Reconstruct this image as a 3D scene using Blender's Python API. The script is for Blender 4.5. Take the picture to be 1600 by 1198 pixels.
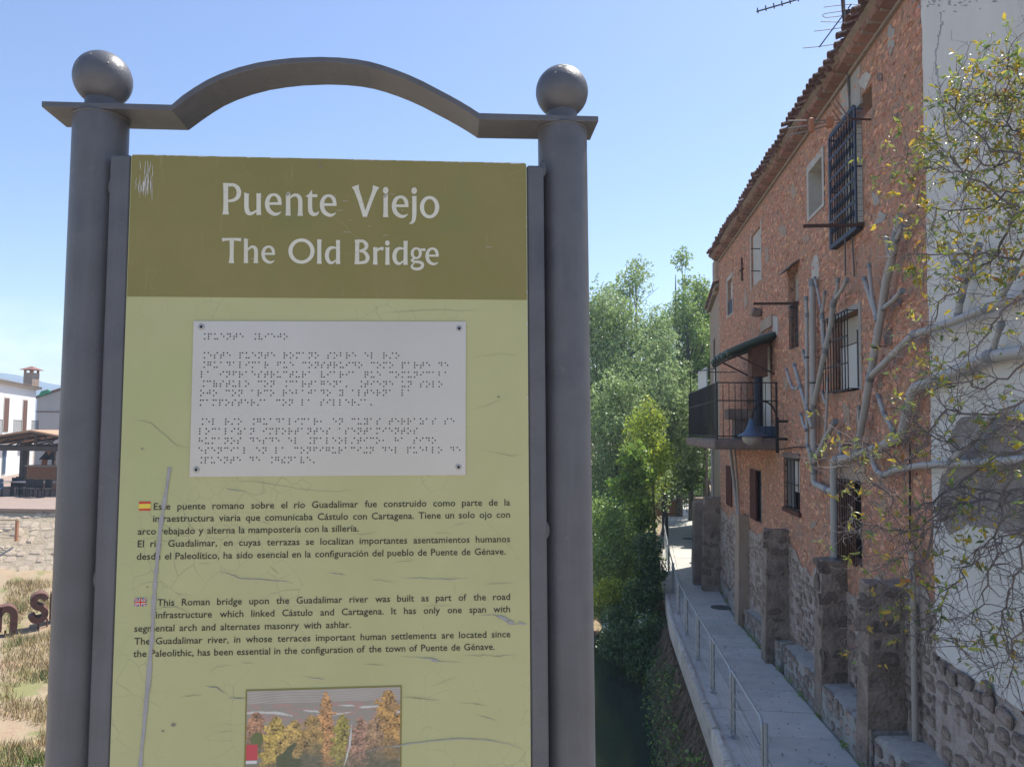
import bpy, math, random
import numpy as np
from mathutils import Vector, Matrix, noise, Quaternion
random.seed(7)
R = math.radians
sc = bpy.context.scene
COL = sc.collection
for o in list(bpy.data.objects): bpy.data.objects.remove(o)

# ------------------------------------------------------------------ camera
FPX, CX, CY = 1200.0, 800.0, 599.0          # focal length and centre in pixels of the 1600 px wide photograph
EYE = Vector((0, 0, 4.4))
cam_d = bpy.data.cameras.new('camera'); cam = bpy.data.objects.new('camera', cam_d); COL.objects.link(cam)
cam_d.sensor_width = 36; cam_d.lens = 27.0; cam_d.clip_start = 0.05; cam_d.clip_end = 4000
CAMR = (Matrix.Rotation(R(6.54), 3, 'Z') @ Matrix.Rotation(R(90 + 3.51), 3, 'X') @ Matrix.Rotation(0.0105, 3, 'Z'))
cam.matrix_world = Matrix.Translation(EYE) @ CAMR.to_4x4()
sc.camera = cam

# ------------------------------------------------------------------ sky, sun, exposure
SUN_EL, SUN_AZ = R(61), R(39)               # azimuth from +Y towards +X
SUN = Vector((math.sin(SUN_AZ)*math.cos(SUN_EL), math.cos(SUN_AZ)*math.cos(SUN_EL), math.sin(SUN_EL)))
w = bpy.data.worlds.new('World'); sc.world = w; w.use_nodes = True
nt = w.node_tree; nt.nodes.clear()
sky = nt.nodes.new('ShaderNodeTexSky'); sky.sky_type = 'NISHITA'; sky.sun_disc = False
sky.sun_elevation = SUN_EL; sky.sun_rotation = SUN_AZ; sky.air_density = 1.15; sky.dust_density = 1.0; sky.ozone_density = 3.0; sky.altitude = 500
hs = nt.nodes.new('ShaderNodeHueSaturation'); hs.inputs['Hue'].default_value = .507; hs.inputs['Saturation'].default_value = 1.0; hs.inputs['Value'].default_value = .95
tc = nt.nodes.new('ShaderNodeTexCoord'); mp = nt.nodes.new('ShaderNodeMapping'); mp.inputs['Scale'].default_value = (5, 5, 13)
nz = nt.nodes.new('ShaderNodeTexNoise'); nz.inputs['Scale'].default_value = 1.0; nz.inputs['Detail'].default_value = 8; nz.inputs['Roughness'].default_value = .55
cr = nt.nodes.new('ShaderNodeValToRGB'); cr.color_ramp.elements[0].position = .47; cr.color_ramp.elements[1].position = .72
sp = nt.nodes.new('ShaderNodeSeparateXYZ'); mr = nt.nodes.new('ShaderNodeMapRange')
mr.inputs['From Min'].default_value = .14; mr.inputs['From Max'].default_value = .08
ml = nt.nodes.new('ShaderNodeMath'); ml.operation = 'MULTIPLY'; ml.use_clamp = True
mx = nt.nodes.new('ShaderNodeMix'); mx.data_type = 'RGBA'; mx.inputs[7].default_value = (6.0, 6.6, 7.6, 1)
bg = nt.nodes.new('ShaderNodeBackground'); bg.inputs['Strength'].default_value = 0.125
wo = nt.nodes.new('ShaderNodeOutputWorld')
L = nt.links.new
L(sky.outputs[0], hs.inputs['Color']); L(tc.outputs['Generated'], mp.inputs[0]); L(mp.outputs[0], nz.inputs['Vector'])
L(nz.outputs['Fac'], cr.inputs[0]); L(tc.outputs['Generated'], sp.inputs[0]); L(sp.outputs['Z'], mr.inputs['Value'])
L(cr.outputs[0], ml.inputs[0]); L(mr.outputs[0], ml.inputs[1]); L(ml.outputs[0], mx.inputs[0]); L(hs.outputs[0], mx.inputs[6])
L(mx.outputs[2], bg.inputs[0]); L(bg.outputs[0], wo.inputs[0])
sd = bpy.data.lights.new('sun', 'SUN'); sd.energy = 4.2; sd.angle = R(.55); sd.color = (1, .955, .88)
so = bpy.data.objects.new('sun', sd); COL.objects.link(so); so.rotation_euler = (-SUN).to_track_quat('-Z', 'Y').to_euler(); so.location = (20, 20, 40)
sc.view_settings.view_transform = 'Standard'; sc.view_settings.look = 'None'; sc.view_settings.gamma = 1
sc.view_settings.use_curve_mapping = False; sc.view_settings.exposure = 0.75
sc.render.engine = 'CYCLES'; sc.cycles.max_bounces = 6; sc.cycles.transparent_max_bounces = 6; sc.cycles.use_denoising = True

# ------------------------------------------------------------------ rays through photograph pixels
def ray(u, v):
    return (CAMR @ Vector(((u-CX)/FPX, -(v-CY)/FPX, -1.0)))
def hit(n, p0, u, v):
    d = ray(u, v); t = (Vector(p0)-EYE).dot(n)/d.dot(n); return EYE + d*t
def hx(u, v, x): return hit(Vector((1, 0, 0)), (x, 0, 0), u, v)
def hy(u, v, y): return hit(Vector((0, 1, 0)), (0, y, 0), u, v)
def hz(u, v, z): return hit(Vector((0, 0, 1)), (0, 0, z), u, v)

# ------------------------------------------------------------------ helpers
class MB:
    def __init__(s): s.v = []; s.f = []
    def add(s, vs, fs):
        b = len(s.v); s.v += [tuple(p) for p in vs]; s.f += [tuple(i+b for i in f) for f in fs]; return s
    def box(s, x0, x1, y0, y1, z0, z1, M=None):
        vs = [Vector(p) for p in ((x0,y0,z0),(x1,y0,z0),(x1,y1,z0),(x0,y1,z0),(x0,y0,z1),(x1,y0,z1),(x1,y1,z1),(x0,y1,z1))]
        if M is not None: vs = [M @ p for p in vs]
        return s.add(vs, [(0,3,2,1),(4,5,6,7),(0,1,5,4),(1,2,6,5),(2,3,7,6),(3,0,4,7)])
    def bbox(s, x0, x1, y0, y1, z0, z1, b, M=None):      # box with chamfered edges
        c = [(x0,x1),(y0,y1),(z0,z1)]; vs = []; fs = []
        ix = {}
        for i in range(2):
            for j in range(2):
                for k in range(2):
                    for a in range(3):
                        p = [c[0][i], c[1][j], c[2][k]]
                        for q in range(3):
                            if q != a: p[q] += b if (i, j, k)[q] == 0 else -b
                        ix[(i,j,k,a)] = len(vs); vs.append(Vector(p))
        def F(*ks): fs.append(tuple(ix[k] for k in ks))
        for a in range(3):
            o1, o2 = [q for q in range(3) if q != a]
            for sgn in range(2):
                q = []
                for (p1, p2) in ((0,0),(1,0),(1,1),(0,1)):
                    t = [0,0,0]; t[a] = sgn; t[o1] = p1; t[o2] = p2; q.append((*t, a))
                F(*q)
        for a in range(3):
            o1, o2 = [q for q in range(3) if q != a]
            for p1 in range(2):
                for p2 in range(2):
                    t0 = [0,0,0]; t0[o1] = p1; t0[o2] = p2; t1 = list(t0); t1[a] = 1
                    F((*t0, o1), (*t1, o1), (*t1, o2), (*t0, o2))
        for i in range(2):
            for j in range(2):
                for k in range(2): F((i,j,k,0),(i,j,k,1),(i,j,k,2))
        if M is not None: vs = [M @ p for p in vs]
        return s.add(vs, fs)
    def tube(s, path, r, n=8, cap=True):
        path = [Vector(p) for p in path]; m = len(path)
        if not hasattr(r, '__len__'): r = [r]*m
        t0 = (path[1]-path[0]).normalized(); ref = Vector((0,0,1)) if abs(t0.z) < .9 else Vector((1,0,0))
        nrm = t0.cross(ref).normalized(); vs = []; prev = t0
        for i, p in enumerate(path):
            if i == 0: t = t0
            elif i == m-1: t = (path[i]-path[i-1]).normalized()
            else:
                t = (path[i+1]-path[i]).normalized() + (path[i]-path[i-1]).normalized()
                t = t.normalized() if t.length > 1e-6 else prev
            q = prev.rotation_difference(t); nrm = q @ nrm; nrm = (nrm - t*nrm.dot(t)).normalized(); bn = t.cross(nrm); prev = t
            for k in range(n):
                a = 2*math.pi*k/n; vs.append(p + (nrm*math.cos(a)+bn*math.sin(a))*r[i])
        fs = [(i*n+k, i*n+(k+1)%n, (i+1)*n+(k+1)%n, (i+1)*n+k) for i in range(m-1) for k in range(n)]
        if cap: fs += [tuple(reversed(range(n))), tuple(range((m-1)*n, m*n))]
        return s.add(vs, fs)
    def lathe(s, prof, n=24, M=None, c=(0,0,0)):        # prof: (r,z)
        vs = []; c = Vector(c)
        for r, z in prof:
            for k in range(n):
                a = 2*math.pi*k/n; p = Vector((r*math.cos(a), r*math.sin(a), z)); vs.append((M @ p if M is not None else p)+c)
        m = len(prof)
        fs = [(i*n+k, i*n+(k+1)%n, (i+1)*n+(k+1)%n, (i+1)*n+k) for i in range(m-1) for k in range(n)]
        fs += [tuple(reversed(range(n))), tuple(range((m-1)*n, m*n))]
        return s.add(vs, fs)
    def poly(s, pts): return s.add(pts, [tuple(range(len(pts)))])
    def prism(s, pts, d):                                # polygon swept by vector d
        n = len(pts); pts = [Vector(p) for p in pts]; d = Vector(d)
        return s.add(pts+[p+d for p in pts], [tuple(reversed(range(n))), tuple(range(n, 2*n))]+[(i, (i+1)%n, n+(i+1)%n, n+i) for i in range(n)])
    def build(s, name, m, parent=None, smooth=False, **kw):
        me = bpy.data.meshes.new(name); me.from_pydata(s.v, [], s.f); me.update()
        return link(name, me, m, parent, smooth, **kw)
def link(name, me, m=None, parent=None, smooth=False, loc=None, **kw):
    if m is not None and not me.materials: me.materials.append(m)
    if smooth: me.shade_smooth()
    if smooth == 2: me.set_sharp_from_angle(angle=R(40))
    o = bpy.data.objects.new(name, me); COL.objects.link(o)
    if parent is not None: o.parent = parent
    if loc is not None: o.location = loc
    for k, v in kw.items():
        o['category' if k == 'cat' else k] = v
    return o
def E(name, loc, label=None, cat=None, group=None, M=None):
    o = bpy.data.objects.new(name, None); COL.objects.link(o); o.empty_display_size = .2
    if M is not None: o.matrix_world = M
    else: o.location = loc
    if label: o['label'] = label
    if cat: o['category'] = cat
    if group: o['group'] = group
    return o
def inst(src, parent=None, loc=(0,0,0), rot=None, scale=None, name=None, M=None):
    o = src.copy(); COL.objects.link(o); o.parent = parent
    if M is not None: o.matrix_basis = M
    else:
        o.location = loc
        if rot is not None: o.rotation_euler = rot
        if scale is not None: o.scale = scale
    return o

def mk(name, cols, scale=4, rough=.8, bump=0.0, bscale=40, detail=6, metal=0, island=0, objr=0, spec=.3, stretch=(1,1,1), pos=None, extra=None, trans=0, bd=.01):
    m = bpy.data.materials.new(name); m.use_nodes = True; t = m.node_tree; N = t.nodes; Lk = t.links.new
    b = N['Principled BSDF']; b.inputs['Roughness'].default_value = rough; b.inputs['Metallic'].default_value = metal
    b.inputs['Specular IOR Level'].default_value = spec
    c = N.new('ShaderNodeTexCoord'); mpn = N.new('ShaderNodeMapping'); mpn.inputs['Scale'].default_value = stretch; Lk(c.outputs['Object'], mpn.inputs[0])
    vec = mpn.outputs[0]
    if isinstance(cols[0], (int, float)): cols = [cols]
    if len(cols) > 1:
        n = N.new('ShaderNodeTexNoise'); n.inputs['Scale'].default_value = scale; n.inputs['Detail'].default_value = detail; n.inputs['Roughness'].default_value = .6
        Lk(vec, n.inputs['Vector']); r = N.new('ShaderNodeValToRGB'); Lk(n.outputs['Fac'], r.inputs[0])
        k = len(cols); P = pos or [.3 + .4*i/(k-1) for i in range(k)]
        while len(r.color_ramp.elements) < k: r.color_ramp.elements.new(.5)
        for i in range(k): r.color_ramp.elements[i].position = P[i]; r.color_ramp.elements[i].color = (*cols[i], 1)
        out = r.outputs[0]
    else:
        rg = N.new('ShaderNodeRGB'); rg.outputs[0].default_value = (*cols[0], 1); out = rg.outputs[0]
    for kind, amt in (('i', island), ('o', objr)):
        if amt:
            g = N.new('ShaderNodeNewGeometry') if kind == 'i' else N.new('ShaderNodeObjectInfo')
            src = g.outputs['Random Per Island'] if kind == 'i' else g.outputs['Random']
            a = N.new('ShaderNodeMapRange'); a.inputs['To Min'].default_value = 1-amt; a.inputs['To Max'].default_value = 1+amt; Lk(src, a.inputs['Value'])
            h = N.new('ShaderNodeHueSaturation'); Lk(out, h.inputs['Color']); Lk(a.outputs[0], h.inputs['Value'])
            a2 = N.new('ShaderNodeMath'); a2.operation = 'MULTIPLY'; a2.inputs[1].default_value = 17.31; Lk(src, a2.inputs[0])
            fr = N.new('ShaderNodeMath'); fr.operation = 'FRACT'; Lk(a2.outputs[0], fr.inputs[0])
            a3 = N.new('ShaderNodeMapRange'); a3.inputs['To Min'].default_value = .5-amt*.05; a3.inputs['To Max'].default_value = .5+amt*.05; Lk(fr.outputs[0], a3.inputs['Value']); Lk(a3.outputs[0], h.inputs['Hue'])
            out = h.outputs[0]
    if bump:
        n2 = N.new('ShaderNodeTexNoise'); n2.inputs['Scale'].default_value = bscale; n2.inputs['Detail'].default_value = 8; Lk(vec, n2.inputs['Vector'])
        bp = N.new('ShaderNodeBump'); bp.inputs['Strength'].default_value = bump; bp.inputs['Distance'].default_value = bd; Lk(n2.outputs['Fac'], bp.inputs['Height']); Lk(bp.outputs[0], b.inputs['Normal'])
    if extra: out = extra(t, vec, out, b)
    Lk(out, b.inputs['Base Color'])
    if trans:
        tr = N.new('ShaderNodeBsdfTranslucent'); Lk(out, tr.inputs[0]); ms = N.new('ShaderNodeMixShader'); ms.inputs[0].default_value = trans
        Lk(b.outputs[0], ms.inputs[1]); Lk(tr.outputs[0], ms.inputs[2]); Lk(ms.outputs[0], N['Material Output'].inputs[0])
    return m
def overlay(col, scale=3, lo=.55, hi=.62, stretch=(1,1,1), detail=6, amt=1, off=(0,0,0)):   # patchy second coat
    def f(t, vec, out, b):
        N = t.nodes; mp_ = N.new('ShaderNodeMapping'); mp_.inputs['Scale'].default_value = stretch; mp_.inputs['Location'].default_value = off; t.links.new(vec, mp_.inputs[0])
        n = N.new('ShaderNodeTexNoise'); n.inputs['Scale'].default_value = scale; n.inputs['Detail'].default_value = detail; n.inputs['Roughness'].default_value = .65
        t.links.new(mp_.outputs[0], n.inputs['Vector']); a = N.new('ShaderNodeMapRange'); a.inputs['From Min'].default_value = lo; a.inputs['From Max'].default_value = hi; a.inputs['To Max'].default_value = amt
        t.links.new(n.outputs['Fac'], a.inputs['Value']); x = N.new('ShaderNodeMix'); x.data_type = 'RGBA'; x.inputs[7].default_value = (*col, 1)
        t.links.new(a.outputs[0], x.inputs[0]); t.links.new(out, x.inputs[6]); return x.outputs[2]
    return f
def chain(*fs):
    def f(t, vec, out, b):
        for g in fs: out = g(t, vec, out, b)
        return out
    return f
def crackle(col, scale=30, width=.02, amt=.5):
    def f(t, vec, out, b):
        N = t.nodes; n = N.new('ShaderNodeTexNoise'); n.inputs['Scale'].default_value = 8; t.links.new(vec, n.inputs['Vector'])
        ad = N.new('ShaderNodeMix'); ad.data_type = 'RGBA'; ad.inputs[0].default_value = .06; t.links.new(vec, ad.inputs[6]); t.links.new(n.outputs['Color'], ad.inputs[7])
        v = N.new('ShaderNodeTexVoronoi'); v.feature = 'DISTANCE_TO_EDGE'; v.inputs['Scale'].default_value = scale; t.links.new(ad.outputs[2], v.inputs['Vector'])
        a = N.new('ShaderNodeMapRange'); a.inputs['From Min'].default_value = width; a.inputs['From Max'].default_value = 0; t.links.new(v.outputs['Distance'], a.inputs['Value'])
        n2 = N.new('ShaderNodeTexNoise'); n2.inputs['Scale'].default_value = 5; n2.inputs['Detail'].default_value = 3; t.links.new(vec, n2.inputs['Vector'])
        a2 = N.new('ShaderNodeMapRange'); a2.inputs['From Min'].default_value = .5; a2.inputs['From Max'].default_value = .65; a2.inputs['To Max'].default_value = amt; t.links.new(n2.outputs['Fac'], a2.inputs['Value'])
        mu = N.new('ShaderNodeMath'); mu.operation = 'MULTIPLY'; t.links.new(a.outputs[0], mu.inputs[0]); t.links.new(a2.outputs[0], mu.inputs[1])
        x = N.new('ShaderNodeMix'); x.data_type = 'RGBA'; x.inputs[7].default_value = (*col, 1); t.links.new(mu.outputs[0], x.inputs[0]); t.links.new(out, x.inputs[6]); return x.outputs[2]
    return f

M = {}
M['sign_paint'] = mk('sign_paint', [(.070,.072,.084),(.105,.105,.114),(.085,.085,.09)], 7, .43, .7, 230, spec=.5, bd=.0009, detail=9, extra=chain(overlay((.17,.165,.16), 26, .63, .72, amt=.45), overlay((.13,.13,.14), 10, .52, .7, stretch=(4,4,.25), amt=.5), overlay((.28,.26,.24), 120, .74, .78, amt=.8), overlay((.05,.045,.045), 90, .73, .78, amt=.9, off=(3,3,3))))
M['dropping'] = mk('bird_dropping', [(.45,.43,.36),(.6,.58,.5)], 90, .8)
M['weld'] = mk('weld', [(.09,.09,.095)], rough=.5, bump=.8, bscale=160, spec=.5, bd=.002)
M['panel_light'] = mk('panel_light', [(.435,.43,.205),(.485,.475,.24)], 5, .45, spec=.4, extra=chain(overlay((.47,.41,.23), 4, .5, .72, amt=.45), overlay((.36,.40,.17), 2.5, .5, .7, amt=.4, off=(5,5,5)), overlay((.30,.28,.18), 45, .66, .74, amt=.35), crackle((.20,.20,.13), 34, .018, .75)))
M['panel_olive'] = mk('panel_olive', [(.215,.19,.052),(.25,.21,.070)], 6, .4, spec=.4, extra=chain(overlay((.18,.205,.075), 8, .55, .7, amt=.6), overlay((.34,.29,.15), 20, .62, .7, stretch=(6,1,.5), amt=.4), crackle((.33,.30,.16), 16, .008, .8)))
M['title_white'] = mk('title_white', [(.60,.57,.46),(.68,.66,.55)], 12, .5, extra=crackle((.30,.27,.19), 75, .03, .8))
M['ink'] = mk('ink', [(.045,.035,.03)], rough=.5)
M['plaque_metal'] = mk('plaque_metal', [(.53,.49,.435),(.58,.54,.49)], 4, .38, metal=.35, spec=.5)
M['hole'] = mk('hole', [(.012,.011,.01)], rough=.6)
M['rivet'] = mk('rivet', [(.4,.39,.37)], rough=.35, metal=.8)
M['crack'] = mk('crack', [(.17,.16,.13),(.28,.25,.2)], 60, .7)
M['scratch'] = mk('scratch', [(.62,.60,.56)], rough=.5)
M['scratch_grey'] = mk('scratch_grey', [(.30,.29,.29),(.38,.37,.36)], 50, .5)
M['red_ink'] = mk('red_ink', [(.55,.07,.04)], rough=.5); M['yellow_ink'] = mk('yellow_ink', [(.75,.58,.08)], rough=.5)
M['blue_ink'] = mk('blue_ink', [(.07,.08,.28)], rough=.5); M['white_ink'] = mk('white_ink', [(.7,.68,.62)], rough=.5)
M['olive_ink'] = mk('olive_ink', [(.23,.2,.06)], rough=.5)
# ================================================================== THE SIGN
def nrm(a): return Vector(a).normalized()
Uc = nrm((16000, -10, -1200)); Vc = nrm((-81, 14700, -1200)); Wc = Uc.cross(Vc).normalized()      # camera space, z towards the viewer
Vc = Wc.cross(Uc).normalized()
SU, SV, SW = CAMR @ Uc, CAMR @ Vc, CAMR @ Wc
P0 = EYE + ray(515, 600)*1.15
SFOOT = 1.72
SORG = P0 - SV*SFOOT
SM = Matrix(((SU.x, -SW.x, SV.x, SORG.x), (SU.y, -SW.y, SV.y, SORG.y), (SU.z, -SW.z, SV.z, SORG.z), (0,0,0,1)))
SMI = SM.inverted()
def sp(u, v, y=0.0):                        # photograph pixel -> sign-local point on the plane y
    p0 = SM @ Vector((0, y, 0)); p = hit(SW, p0, u, v); q = SMI @ p; return Vector((q.x, y, q.z))
sign = E('information_sign', None, 'tall grey metal bridge sign with olive title band and braille plate, filling the foreground', 'sign', M=SM)
PC, PR = .047, .040
def spost(u0, u1):
    c = sp((u0+u1)/2, 220, PC); return c.x
XL, XR = spost(110, 204.5), spost(839.5, 918)
TT = sp(65, 158, PC-.038).z                 # top of the flat bar
BT = .009
for X in (XL, XR):
    b = MB(); b.tube([(X, PC, 0), (X, PC, TT-BT)], PR, 48); p = b.build('post', M['sign_paint'], sign, 2)
    b = MB(); b.lathe([(.0,TT),(.026,TT),(.026,TT+.004),(.0245,TT+.006),(.0245,TT+.03)], 32, c=(X, PC, 0)); b.build('neck', M['sign_paint'], p, 2)
    bc = TT + (.0545 if X == XL else .0555)
    prof = [(max(.0001, .043*math.sin(math.pi*i/24)), -.043*math.cos(math.pi*i/24)) for i in range(25)]
    b = MB(); b.lathe(prof, 40, c=(X, PC, bc)); fb = b.build('ball_finial', M['sign_paint'], p, True)
    rq = random.Random(5 if X == XR else 9)
    for k in range(7):      # droppings and chips on the ball
        a = R(-95+rq.uniform(-8,8)) if X == XR and k < 4 else R(rq.uniform(-150,-30)); e = R(62-k*7) if X == XR and k < 4 else R(rq.uniform(10,70)); s = .0042 if X == XR and k < 4 else .0016; rb = .0434
        n_ = Vector((math.cos(a)*math.cos(e), math.sin(a)*math.cos(e), math.sin(e))); t1 = n_.cross(Vector((0,0,1))).normalized(); t2_ = n_.cross(t1)
        b = MB(); b.poly([Vector((X,PC,bc))+(n_+t1*(s/rb)*math.cos(q*.9)*rq.uniform(.6,1)+t2_*(s/rb)*1.3*math.sin(q*.9)*rq.uniform(.6,1.2)).normalized()*rb for q in range(7)]); b.build('dropping', M['dropping'], fb)
# flat bar with the arch
tips = [sp(*q, PC-.038) for q in [(65,158),(268,164),(284,150),(303,137),(323,125),(345,115),(372,105.5),(401.6,98),(430,93.5),(458,90.5),(500,89),(530,90),(556,92.5),(578,96.5),(598,102),(620,109.5),(640,117.5),(662,127.5),(683,138.6),(702,148.5),(719,158),(735,167.5),(749,176.6),(935,182)]]
tips[0].z = tips[1].z = (tips[0].z+tips[1].z)/2; tips[-1].z = tips[-2].z
dz = tips[0].z - TT
hgt = MB(); vs = []; n = len(tips)
for i, p in enumerate(tips):
    a = tips[max(0,i-1)]; c = tips[min(n-1,i+1)]
    t = Vector((c.x-a.x, 0, c.z-a.z)).normalized(); nn = Vector((t.z, 0, -t.x))
    k = BT/max(.6, abs(nn.dot(Vector(((p-a).normalized().z, 0, -(p-a).normalized().x))) if i else 1))
    top = Vector((p.x, 0, TT + (p.z - (tips[0].z if i < n/2 else tips[0].z + (tips[-1].z-tips[0].z)*min(1, (i-n/2)/(n/2-2))))))
    bot = top + nn*k; 
    for q, y in ((top, PC-.038), (top, PC+.038), (bot, PC+.038), (bot, PC-.038)): vs.append(Vector((q.x, y, q.z)))
fs = [(4*i+j, 4*i+(j+1)%4, 4*i+4+(j+1)%4, 4*i+4+j) for i in range(n-1) for j in range(4)] + [(3,2,1,0), (4*n-4,4*n-3,4*n-2,4*n-1)]
hgt.add(vs, fs); bar = hgt.build('arched_bar', M['sign_paint'], sign)
bv = bar.modifiers.new('b', 'BEVEL'); bv.width = .0009; bv.segments = 2; bv.limit_method = 'ANGLE'
for X in (XL, XR):
    b = MB(); b.tube([(X+PR*.985*math.cos(a)*1.0, PC+PR*.985*math.sin(a), TT-BT-.0012+.0006*math.sin(7*a)) for a in [i*math.pi/12 for i in range(25)]], .0022, 6, False); b.build('weld_bead', M['weld'], sign, True)
# side channels
pTL, pTR = sp(205.5, 242), sp(822.5, 254); PXL, PXR = pTL.x, pTR.x; PT = (pTL.z+pTR.z)/2
FWL, FWR = .031, .027
for x0, x1, t in ((PXL-FWL, PXL-.0008, PT-.0005), (PXR+.0008, PXR+FWR, PT-.003)):
    b = MB(); b.bbox(x0, x1, .0005, .05, .25, t, .0025); b.build('side_channel', M['sign_paint'], sign)
for u, v in ((160, 905), (846, 828), (186, 290), (836, 262)):
    q = sp(u, v, .004); b = MB(); pr = random.Random(u)
    b.lathe([(.001,-.006),(.006,-.0055),(.009,-.003),(.008,0),(.0055,.0035),(.001,.0045)], 12, M=Matrix.Rotation(R(90),3,'X') @ Matrix.Diagonal((.62,1.5,.5)), c=(PXL-FWL if u < 500 else PXR+FWR, .008, q.z)); b.build('weld_spot', M['weld'], sign, True)
# panel
def rrect(x0, x1, z0, z1, r, n=5):
    pts = []
    for cx, cz, a0 in ((x1-r, z1-r, 0), (x0+r, z1-r, 90), (x0+r, z0+r, 180), (x1-r, z0+r, 270)):
        for i in range(n+1):
            a = R(a0+90*i/n); pts.append((cx+r*math.cos(a), cz+r*math.sin(a)))
    return pts
ZB = sp(510, 466).z
b = MB(); b.prism([(x, 0, z) for x, z in rrect(PXL, PXR, .3, PT, .004)], (0, .006, 0)); panel = b.build('panel', M['panel_light'], sign)
pts = [p for p in rrect(PXL+.0008, PXR-.0008, .3, PT-.0008, .0035) if p[1] > ZB]
b = MB(); b.poly([(x, -.0003, z) for x, z in pts+[(PXL+.0008, ZB), (PXR-.0008, ZB)]]); b.build('title_band', M['panel_olive'], panel)
# worn edge along the top
b = MB(); rr = random.Random(3); x = PXL+.004
while x < PXR-.01:
    l = rr.uniform(.004,.02); h = rr.uniform(.0006,.0016)
    if rr.random() < .75: b.poly([(x,-.0006,PT-.0003),(x,-.0006,PT-.0003-h),(x+l*.5,-.0006,PT-.0003-h*rr.uniform(.3,1)),(x+l,-.0006,PT-.0003-h*.5),(x+l,-.0006,PT-.0003)])
    x += l
for i in range(22):
    z = rr.uniform(.9, PT-.02); h = rr.uniform(.002,.008); q = rr.uniform(.0006,.0015)
    b.poly([(PXR-.0003,-.0006,z),(PXR-.0003,-.0006,z+h),(PXR-.0003-q,-.0006,z+h*.6)])
b.build('worn_edge', M['scratch'], panel)
# ---- title lettering, traced as strokes of varying width
def cat(pts, k=6):
    out = []; P = [pts[0]]+list(pts)+[pts[-1]]
    for i in range(1, len(P)-2):
        for j in range(k):
            t = j/k; out.append(tuple(.5*((2*P[i][d])+(-P[i-1][d]+P[i+1][d])*t+(2*P[i-1][d]-5*P[i][d]+4*P[i+1][d]-P[i+2][d])*t*t+(-P[i-1][d]+3*P[i][d]-3*P[i+1][d]+P[i+2][d])*t**3) for d in range(3)))
    out.append(tuple(pts[-1])); return out
def ring(cx, cy, rx, ry, ws, wt):
    return [(cx+(rx-(ws)/2)*math.cos(a), cy+(ry-wt/2)*math.sin(a), ws+(wt-ws)*abs(math.sin(a))**1.5) for a in [2*math.pi*i/32 for i in range(33)]]
e1 = [[(640,305,36),(720,305,36),(800,305,38)], [(780,312,44),(768,245,52),(738,205,44),(695,194,38),(650,215,48),(623,268,56),(619,325,58),(640,388,58),(690,430,50),(740,437,38),(792,410,10)]]
def tr(S, sx, sy, ox, oy, x0=590, y0=175): return [[((x-x0)*sx+ox, (y-y0)*sy+oy, wd*(sx+sy)/2) for x, y, wd in s] for s in S]
d1 = [[(1504,760,62),(1504,800,54),(1504,1000,54),(1504,1060,62)], [(1488,862,16),(1440,853,36),(1395,870,48),(1368,922,54),(1368,985,54),(1395,1035,46),(1435,1042,34),(1484,1005,16)]]
Z7, Z8 = (340, 280, 7.99), (520, 280, 7.99)
T7 = [[(101,48,72),(102,150,64),(102,330,64),(101,400,72),(101,441,88)], [(125,72,44),(200,74,45),(250,110,55),(266,168,62),(250,225,55),(200,262,42),(125,274,30)],
 [(365,177,82),(361,200,62),(360,300,60),(362,360,60),(375,408,62),(400,430,50),(440,424,36),(495,385,20)], [(513,177,74),(513,205,60),(513,390,60),(515,448,68)],
 [(878,185,64),(880,210,60),(881,400,62),(880,456,76)], [(900,240,18),(940,206,34),(985,200,44),(1020,228,56),(1032,280,58),(1032,400,60),(1031,459,76)],
 [(1178,140,6),(1160,190,46),(1155,230,58),(1155,350,58),(1165,410,60),(1200,440,50),(1240,432,34),(1264,402,8)], [(1100,216,6),(1140,206,34),(1200,207,38),(1246,208,40)],
 [(56,757,50),(100,752,38),(175,750,36),(250,752,38),(293,758,48)], [(177,755,60),(176,900,52),(174,1000,58),(172,1048,76)],
 [(358,742,62),(354,780,54),(354,1000,56),(354,1048,66)], [(375,888,16),(410,852,32),(445,845,40),(473,870,50),(480,920,52),(478,1000,54),(478,1048,66)],
 ring(1047,898,166,160,56,44), [(1273,752,64),(1270,800,54),(1270,1000,56),(1270,1056,66)]] + e1 + tr(e1,1,1,1275,188) + tr(e1,.82,.8,545,828) + d1
T8 = [[(280,84,100),(303,150,68),(350,290,60),(402,468,54)], [(540,90,92),(515,160,58),(455,320,50),(404,468,46)],
 [(659,207,72),(660,230,60),(660,400,60),(660,475,74)], [(1018,211,68),(1018,240,58),(1018,420,58),(1014,480,54),(1000,530,44),(956,556,12)],
 ring(1208,350,124,142,58,43), ring(660,140,35,43,34,42), ring(1016,145,35,43,34,42),
 [(302,755,68),(305,800,56),(303,1000,58),(302,1063,70)], [(322,775,38),(380,775,40),(420,820,52),(405,870,40),(335,897,24)], [(335,897,24),(400,915,42),(435,975,54),(410,1030,46),(325,1046,34)],
 [(530,850,62),(530,880,54),(530,1010,54),(530,1066,68)], [(550,898,20),(585,868,34),(632,868,50)],
 [(682,850,64),(682,880,52),(682,1010,54),(682,1069,66)], ring(681,797,29,34,28,33),
 ring(1042,925,72,76,42,30), [(1085,882,26),(1120,880,32),(1157,880,40)], [(1018,990,26),(985,1012,28),(1015,1030,34),(1080,1035,38),(1120,1060,42),(1105,1105,42),(1050,1122,38),(1000,1110,34),(985,1085,26),(1015,1048,16)]] \
 + tr(e1,1,1,735,203) + tr(e1,.80,.79,1155,852) + [[(x-596, y+10, wd) for x, y, wd in s] for s in d1]
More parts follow.
